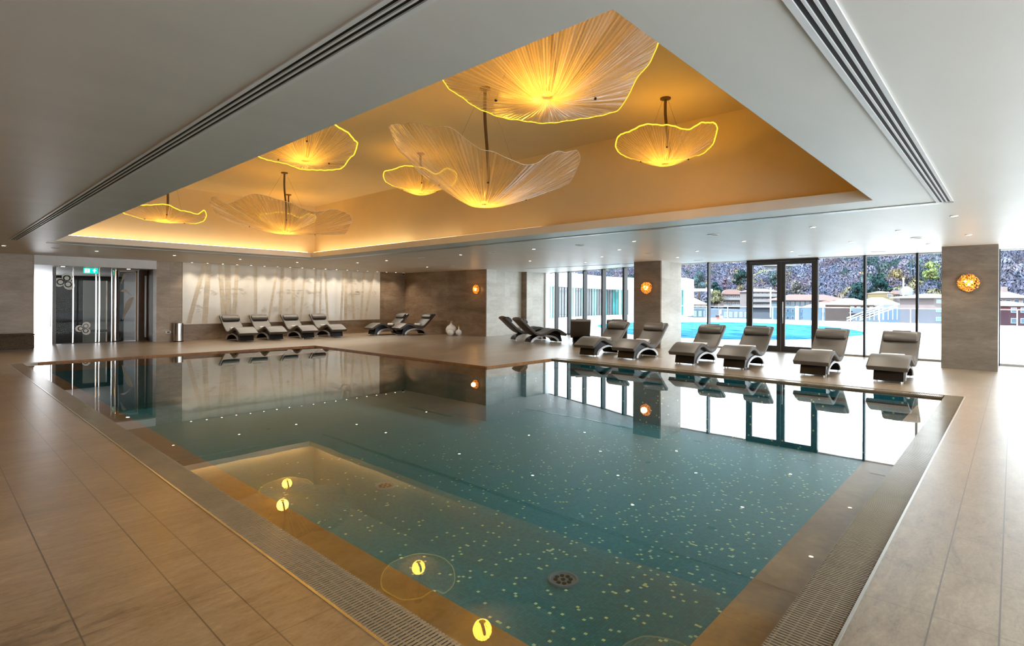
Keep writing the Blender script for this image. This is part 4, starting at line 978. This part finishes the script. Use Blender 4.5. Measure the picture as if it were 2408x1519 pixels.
# ------------------------------------------------------------------ hillside with trees and houses
def terrain_z(x, y):
    d = math.hypot(x, y); az = math.atan2(y, x)
    if d < 95: return -14.0
    k = 0.112 + 0.055 * max(0, min(1, (0.42 - az) / 0.4))
    z = -14 + max(0, d - 95) * k
    z += 3.0 * math.sin(x * 0.021 + 1) * math.sin(y * 0.017) * min(1, (d - 95) / 60)
    return z
def mk_hill():
    t = NT('hillside_ground'); P, *_ = t.pos(); n = t.noise(P, 0.06, 6, 0.7); n2 = t.noise(P, 0.6, 5, 0.75)
    t.link(t.ramp(t.math('ADD', t.math('MULTIPLY', n, 0.5), t.math('MULTIPLY', n2, 0.5)), [(0.35, (0.018, 0.021, 0.028)), (0.5, (0.042, 0.041, 0.05)), (0.65, (0.075, 0.072, 0.08))]), t.b.inputs['Base Color'])
    t.b.inputs['Roughness'].default_value = 1; t.b.inputs['Specular IOR Level'].default_value = 0; return t.m
NXh = 60
mb = MB(); vs = []
for i in range(NXh + 1):
    d = 60 + (560 - 60) * (i / NXh) ** 1.3
    for j in range(81):
        a = rad(-40 + 110 * j / 80); x, y = d * math.cos(a), d * math.sin(a); vs.append((x, y, terrain_z(x, y)))
mb.add(vs, [(i * 81 + j, i * 81 + j + 1, (i + 1) * 81 + j + 1, (i + 1) * 81 + j) for i in range(NXh) for j in range(80)])
o = mb.build('hillside', mk_hill(), smooth=True); tag(o, 'wooded hillside rising behind the houses', 'hill', kind='structure')
def mk_wood(name, cols, sc_=0.9):
    t = NT(name); v, *_ = t.pos(); at_ = t.new('Attribute'); at_.attribute_name = 'tone'
    n = t.noise(v, sc_, 4, 0.75, (1, 1, 0.6)); n2 = t.noise(v, sc_ * 3.5, 3, 0.8, (1, 1, 0.5))
    s = t.math('ADD', t.math('MULTIPLY', n, 0.45), t.math('MULTIPLY', n2, 0.55))
    sh = t.ramp(s, [(0.38, (0.10, 0.105, 0.125)), (0.52, (0.38, 0.40, 0.47)), (0.64, (0.80, 0.83, 0.93))])
    t.link(t.mix(1.0, at_.outputs['Color'], sh, 'MULTIPLY'), t.b.inputs['Base Color'])
    t.b.inputs['Roughness'].default_value = 1; t.b.inputs['Specular IOR Level'].default_value = 0
    g = t.noise(v, sc_ * 2.2, 3, 0.7, (1.1, 0.9, 0.5))
    t.link(t.math('GREATER_THAN', g, 0.50), t.b.inputs['Alpha'])
    return t.m
M['wood'] = mk_wood('tree_foliage', None)
def set_tone(o, cols_per_vert):
    at_ = o.data.color_attributes.new('tone', 'FLOAT_COLOR', 'POINT'); at_.data.foreach_set('color', np.array(cols_per_vert, dtype=np.float32).ravel())
rnd = random.Random(4)
bare = [(0.20, 0.20, 0.25), (0.17, 0.18, 0.24), (0.24, 0.22, 0.24), (0.16, 0.19, 0.25), (0.20, 0.17, 0.20), (0.25, 0.26, 0.31)]  # purple-grey bare trees, with bluish distance haze put into the colour
green = [(0.05, 0.10, 0.09), (0.07, 0.13, 0.11), (0.12, 0.18, 0.15)]
tan_ = [(0.28, 0.26, 0.14), (0.30, 0.25, 0.17), (0.36, 0.38, 0.20)]
vs, fs, cols = [], [], []
CLEAR = []
def tree(px, pyt, pyb, fw, wpx, col, label, name='tree', conifer=False, bareish=False, seed=0):
    """one tree standing at distance fw; crown from pyt to pyb, wpx wide in the photo"""
    rn = random.Random(seed + int(px)); p = at(px, pyb, fw); top = at(px, pyt, fw).z; W = wpx / 1281.7 * fw
    base = p.z; h = top - base; zg = terrain_z(p.x, p.y); zg = min(zg, base)
    o = thing(name, (p.x, p.y, base), label, 'tree', 'trees beyond the terrace')
    CLEAR.append((p.x, p.y, W * 0.6)); mb = MB(); cols = []
    nb = 16 if not bareish else 26
    for k in range(nb):
        t_ = rn.random(); lim = (1 - t_ * 0.85) if conifer else math.sin(PI * (0.15 + 0.8 * t_))
        a = rn.uniform(0, 2 * PI); rr_ = W / 2 * lim * rn.uniform(0.2, 0.75); r = W * (0.20 if not bareish else 0.12) * rn.uniform(0.7, 1.2)
        v0 = len(mb.v)
        mb.blob((rr_ * math.cos(a), rr_ * math.sin(a), h * (0.12 + 0.78 * t_)), (r, r, min(r * 0.8, h * 0.25)), 8, 6, jit=0.3, rnd=rn)
        q = rn.uniform(0.75, 1.3); cols += [(col[0] * q, col[1] * q, col[2] * q, 1)] * (len(mb.v) - v0)
    me = bpy.data.meshes.new('crown'); me.from_pydata(mb.v, [], mb.f); me.materials.append(M['wood']); me.polygons.foreach_set('use_smooth', [True] * len(me.polygons))
    co = bpy.data.objects.new('crown', me); C.objects.link(co); co.parent = o; set_tone(co, cols)
    MB().tube([(0, 0, zg - base - 0.3), (0, 0, h * 0.5)], [W * 0.05, W * 0.02], 7).build('trunk', M['hwood'], o)
DG = (0.035, 0.085, 0.075); MG = (0.07, 0.15, 0.11); YG = (0.34, 0.42, 0.14); OC = (0.34, 0.27, 0.13); BR = (0.27, 0.24, 0.22)
tree(1645, 640, 682, 210, 46, (0.10, 0.18, 0.18), 'blue green tree on the slope left of the first window joint', seed=1)
tree(1682, 662, 695, 170, 34, DG, 'dark evergreen just right of the first window joint', seed=2)
tree(1740, 634, 672, 200, 42, DG, 'dark evergreen clump left of the terrace door', seed=3)
tree(1686, 684, 716, 140, 40, (0.28, 0.27, 0.14), 'olive leafed tree above the fence left of the terrace door', seed=4)
tree(1705, 650, 684, 190, 30, (0.26, 0.20, 0.24), 'purplish bare tree among evergreens', bareish=True, seed=5)
tree(1872, 656, 706, 150, 56, (0.26, 0.25, 0.21), 'broad bare tree above the red roof', bareish=True, seed=6)
tree(1822, 640, 672, 180, 36, (0.13, 0.20, 0.18), 'grey green tree below the pale apartment block', seed=7)
tree(2018, 668, 712, 150, 60, DG, 'dark evergreen beside the long red roof', seed=8)
tree(2062, 648, 706, 130, 62, DG, 'tall dark cedar right of the door side window joint', seed=9)
tree(2072, 622, 650, 230, 14, DG, 'narrow dark conifer high on the slope', conifer=True, seed=10)
tree(2108, 634, 672, 190, 62, OC, 'ochre tree behind the mast', bareish=True, seed=11)
tree(2150, 650, 682, 175, 34, (0.28, 0.24, 0.15), 'brown ochre tree left of the right pillar', bareish=True, seed=12)
tree(2190, 616, 660, 165, 58, YG, 'bright yellow green tree left of the right pillar', bareish=True, seed=13)
tree(2195, 660, 706, 150, 44, (0.07, 0.11, 0.13), 'dark bushy tree beneath the yellow green one', seed=14)
tree(2366, 620, 642, 200, 50, MG, 'green tree on the slope right of the right pillar', seed=15)
tree(2385, 640, 672, 170, 78, DG, 'dark clipped evergreen belt right of the right pillar', seed=16)
tree(2386, 672, 694, 150, 70, (0.14, 0.18, 0.16), 'grey green hedge above the pink house', seed=17)

W_ = {}
def col_mat(c):
    if c not in W_: W_[c] = flat('facade_%d' % len(W_), tuple(q ** 1.25 * 0.29 for q in c), 0.8, vary=0.05, scale=0.5)
    return W_[c]
M['hwin'] = flat('house_window', (0.06, 0.08, 0.12), 0.15, vary=0.4, scale=0.3); M['hwinb'] = flat('house_window_blue', (0.15, 0.30, 0.42), 0.15, vary=0.3, scale=0.3)
def house(px0, px1, pyt, pyb, fw, wall, roof, label, rows=2, cols=4, roofpy=None, name='house', winmat='hwin', eave=0.06, balcony=False, depth=None, chimney=None, peak=0.3):
    a, b = at(px0, pyb, fw), at(px1, pyb, fw); top = at((px0 + px1) / 2, pyt, fw).z; bot = at((px0 + px1) / 2, pyb, fw).z
    c = (a + b) / 2; wdt = (Vector((b.x, b.y)) - Vector((a.x, a.y))).length; dp = depth or max(6, wdt * 0.5)
    ang = math.atan2(b.y - a.y, b.x - a.x)
    zg = min(terrain_z(c.x, c.y), bot - 1)
    o = thing(name, (c.x, c.y, bot), label, 'building', 'houses on the hill', ang)
    h = top - bot; CLEAR.append((c.x, c.y, wdt * 0.5 + 3)); CLEAR.append((c.x - math.sin(ang) * dp, c.y + math.cos(ang) * dp, wdt * 0.5 + 2))
    # local: x along the facade, y away from the viewer, z up
    wl_ = MB().box(-wdt / 2, 0, zg - bot, wdt / 2, dp, h).build('walls', col_mat(wall), o)
    if roof is not None:
        rz = at((px0 + px1) / 2, roofpy, fw).z - bot if roofpy else h + wdt * 0.15
        e = wdt * eave; q = wdt * peak
        v = [(-wdt / 2 - e, -e, h), (wdt / 2 + e, -e, h), (wdt / 2 + e, dp + e, h), (-wdt / 2 - e, dp + e, h), (-wdt / 2 + q, dp / 2, rz), (wdt / 2 - q, dp / 2, rz)]
        mb = MB(); mb.add(v, [(0, 1, 5, 4), (1, 2, 5), (2, 3, 4, 5), (3, 0, 4), (3, 2, 1, 0)]); mb.box(-wdt / 2 - e, -e, h - 0.12, wdt / 2 + e, dp + e, h - 0.01)
        ro = mb.build('roof', col_mat(roof), o)
        if chimney is not None:
            cx_ = chimney * wdt; MB().box(cx_ - 0.5, dp / 2 - 0.5, h, cx_ + 0.5, dp / 2 + 0.5, rz + 1.0).build('chimney', col_mat(wall), ro)
    for r in range(rows):
        z0 = h * (r + 0.30) / rows; z1 = h * (r + 0.80) / rows
        for k in range(cols):
            x0_ = -wdt / 2 + wdt * (k + 0.2) / cols; x1_ = -wdt / 2 + wdt * (k + 0.8) / cols
            wi = MB().box(x0_, -0.06, z0, x1_, 0.05, z1).build('window', col_mat((0.95, 0.95, 0.95)), o)
            MB().box(x0_ + 0.08, -0.075, z0 + 0.08, x1_ - 0.08, -0.062, z1 - 0.08).build('pane', M[winmat], wi)
        if balcony: MB().box(-wdt / 2, -0.9, z0 - 0.35, wdt / 2, 0, z0 - 0.2).box(-wdt / 2, -0.92, z0 - 0.2, wdt / 2, -0.88, z0 + 0.45).build('balcony', col_mat((0.62, 0.63, 0.66)), o)
    return o
WH = (0.66, 0.67, 0.70); PK = (0.52, 0.40, 0.38); RED = (0.42, 0.25, 0.21); ROOFW = (0.62, 0.56, 0.54); BRK = (0.33, 0.20, 0.15); PB = (0.36, 0.52, 0.62)
house(1795, 1882, 616, 652, 260, (0.55, 0.60, 0.63), None, 'pale apartment block high on the hill behind the terrace door', 3, 6, name='apartment_block', balcony=True)
house(1926, 1958, 622, 636, 280, WH, (0.58, 0.46, 0.44), 'small white house high on the hill right of the door', 1, 3, 613)
house(1700, 1758, 692, 724, 172, (0.45, 0.37, 0.36), RED, 'brownish row house with red roof left of the terrace door', 2, 6, 680, balcony=True)
house(1762, 1834, 686, 724, 145, (0.50, 0.46, 0.48), (0.45, 0.38, 0.40), 'grey pink apartment row behind the left door leaf', 3, 7, 678, name='apartment_row', balcony=True)
house(1846, 1986, 706, 757, 122, PB, (0.50, 0.31, 0.27), 'long pale blue building with broad red roof', 3, 12, 692, winmat='hwin', peak=0.2)
house(1930, 1984, 722, 760, 96, (0.50, 0.64, 0.74), ROOFW, 'low light blue house before the long red roof', 2, 5, 711, winmat='hwinb', eave=0.03)
house(1960, 1981, 712, 730, 109, (0.30, 0.15, 0.15), RED, 'small dark red house with two windows', 1, 2, 706)
house(1996, 2056, 716, 760, 80, BRK, (0.66, 0.60, 0.58), 'brick fronted villa with blue balconies under a pale hip roof', 2, 4, 701, name='villa', winmat='hwinb', balcony=True)
house(2056, 2122, 718, 760, 95, WH, (0.70, 0.66, 0.66), 'white villa with pale hip roof right of the brick front', 2, 4, 699, name='villa')
house(2122, 2184, 717, 760, 84, (0.52, 0.62, 0.74), None, 'pale blue flat roofed annex with large glass fronts', 2, 6, name='annex', winmat='hwinb')
house(2196, 2260, 699, 762, 68, (0.62, 0.54, 0.56), (0.74, 0.72, 0.72), 'white roofed pavilion half hidden by the right pillar', 3, 3, 690, name='pavilion', winmat='hwinb', eave=0.25)
house(2340, 2420, 700, 722, 120, (0.66, 0.56, 0.56), (0.68, 0.60, 0.60), 'pale pink house with chimney right of the right pillar', 1, 4, 684, chimney=0.1)
house(2372, 2440, 718, 768, 70, (0.27, 0.08, 0.10), (0.70, 0.70, 0.72), 'dark red house with white window frames at the right edge', 2, 3, 708)
house(2343, 2371, 714, 768, 84, (0.50, 0.60, 0.74), None, 'narrow pale blue house beside the dark red one', 3, 2, name='house', winmat='hwinb')
house(1613, 1636, 697, 712, 130, (0.36, 0.28, 0.25), (0.36, 0.26, 0.24), 'brown chalet with steep roof near the hotel canopy', 1, 2, 688, name='chalet', peak=0.45)
house(1606, 1662, 715, 726, 100, (0.52, 0.44, 0.42), (0.66, 0.55, 0.50), 'low house with broad pinkish roof below the chalet', 1, 4, 700)
house(1604, 1700, 726, 752, 75, (0.34, 0.38, 0.46), None, 'grey blue flat building behind the balustrade at the left', 1, 8, name='annex', winmat='hwinb')
house(1700, 1760, 728, 754, 62, (0.46, 0.48, 0.54), None, 'pale grey low building behind the balustrade beside the door', 1, 5, name='annex', winmat='hwinb')
house(2082, 2101, 689, 702, 120, (0.55, 0.47, 0.26), (0.60, 0.46, 0.36), 'small yellow house behind the white villa roof', 1, 1, 684)
house(2108, 2152, 692, 704, 130, (0.58, 0.50, 0.48), RED, 'low house with red roof behind the mast', 1, 4, 683)
o_ = at(2132, 694, 128)
o = thing('bell_turret', o_, 'small domed turret on the hill right of the mast', 'turret')
MB().lathe([(1.3, 0), (1.3, 1.1), (1.0, 1.6), (0.5, 1.95), (0, 2.1)], 0, 0, 0.0, n=14).build('dome', col_mat((0.62, 0.68, 0.76)), o, smooth='auto'); MB().box(-0.4, -1.36, 0.1, 0.4, -1.2, 0.9).build('opening', M['hwin'], o)
def pole(px, pyt, pyb, fw, w, label, name, cat='pole'):
    p = at(px, pyb, fw); t_ = at(px, pyt, fw).z - p.z; zb = min(0, terrain_z(p.x, p.y) - p.z) if fw > 60 else 0
    o = thing(name, p, label, cat); MB().tube([(0, 0, zb), (0, 0, t_)], w, 8).build('shaft', M['white'], o); MB().blob((0, 0, t_), w * 1.6, 8, 6).build('finial', M['white'], o); return o
pole(1812, 678, 746, 60, 0.07, 'white flagpole behind the left door leaf', 'flagpole')
pole(2124, 655, 706, 75, 0.09, 'white mast rising above the villa roof', 'mast')
# outdoor shower, machine, stair rails
p = at(1874, 757, 48); p.z = ZT
o = thing('outdoor_shower', p, 'white outdoor shower column on the terrace seen through the door', 'shower'); MB().box(-0.12, -0.12, 0, 0.12, 0.12, 1.15).build('column', M['white'], o); MB().box(-0.25, -0.05, 1.1, 0.25, 0.05, 1.2).build('head', M['white'], o)
p = at(1692, 750, 47); p.z = ZT
o = thing('pool_hoist', p, 'small red and white machine at the far edge of the outdoor pool', 'machine')
M['mred'] = flat('machine_red', (0.55, 0.12, 0.10), 0.5)
MB().box(-0.38, -0.2, 0.0, 0.34, 0.2, 0.32).build('body', M['mred'], o, bevel=0.05); MB().tube([(0.0, 0, 0.3), (0.0, 0, 0.78), (0.22, 0, 0.85), (0.26, 0, 0.5)], 0.05, 6).build('arm', M['white'], o)
MB().lathe([(0.12, -0.03), (0.12, 0.03)], 0.42, 0, 0.2, n=12, axis='Y').build('wheel', M['black'], o); MB().box(-0.6, -0.1, 0.2, -0.3, 0.1, 0.38).build('handle', M['black'], o)
o = thing('stair_railing', at(2030, 757, 46), 'white stair railing climbing to the right beyond the outdoor pool', 'railing')
for q, off_ in enumerate((0, 1)):
    a = at(1992 + 30 * off_, 759, 47 + off_); b = at(2076 + 34 * off_, 722, 49 + off_); a.z = max(a.z, ZT); mb = MB()
    for dz in (0.0, 0.2): mb.tube([a + Vector((0, 0, dz)), b + Vector((0, 0, dz))], 0.05, 6)
    rl = mb.build('handrail', M['white'], o, world=True)
    mb = MB()
    for k in range(9): c_ = a.lerp(b, k / 8); mb.tube([(c_.x, c_.y, ZT), c_], 0.03, 5)
    mb.build('balusters', M['white'], o, world=True)

seg, rg = 7, 5
for k in range(8000):
    a = rad(rnd.uniform(-8, 36)); d = 150 + 330 * rnd.random() ** 0.8
    x, y = d * math.cos(a), d * math.sin(a); z = terrain_z(x, y)
    if any((x - q[0]) ** 2 + (y - q[1]) ** 2 < (q[2] + 4) ** 2 for q in CLEAR): continue
    r = rnd.uniform(1.5, 3.0) * (0.7 + d / 500); hh = r * rnd.uniform(1.0, 1.7)
    clump = math.sin(x * 0.05 + 2) * math.sin(y * 0.06) + rnd.uniform(-0.8, 0.8)
    pal = green if clump > 0.75 else (tan_ if clump < -1.0 else bare)
    c = rnd.choice(pal); q = rnd.uniform(0.8, 1.25)
    o_ = len(vs)
    for i in range(rg + 1):
        t_ = PI * i / rg
        for m_ in range(seg):
            b = 2 * PI * m_ / seg; w = 1 + rnd.uniform(-0.15, 0.15)
            vs.append((x + r * w * math.sin(t_) * math.cos(b), y + r * w * math.sin(t_) * math.sin(b), z + hh * 0.7 + hh * w * math.cos(t_))); cols.append((c[0] * q, c[1] * q, c[2] * q, 1))
    for i in range(rg):
        for m_ in range(seg): fs.append((o_ + i * seg + m_, o_ + (i + 1) * seg + m_, o_ + (i + 1) * seg + (m_ + 1) % seg, o_ + i * seg + (m_ + 1) % seg))
me = bpy.data.meshes.new('forest'); me.from_pydata(vs, [], fs); me.materials.append(M['wood']); me.polygons.foreach_set('use_smooth', [True] * len(me.polygons))
fo = bpy.data.objects.new('forest', me); C.objects.link(fo); set_tone(fo, cols); tag(fo, 'mixed bare and evergreen woodland covering the hill', 'woodland', kind='stuff')

for ob in list(bpy.data.objects):
    for key in ('label', 'category'):
        if key in ob and ob[key] is None: del ob[key]
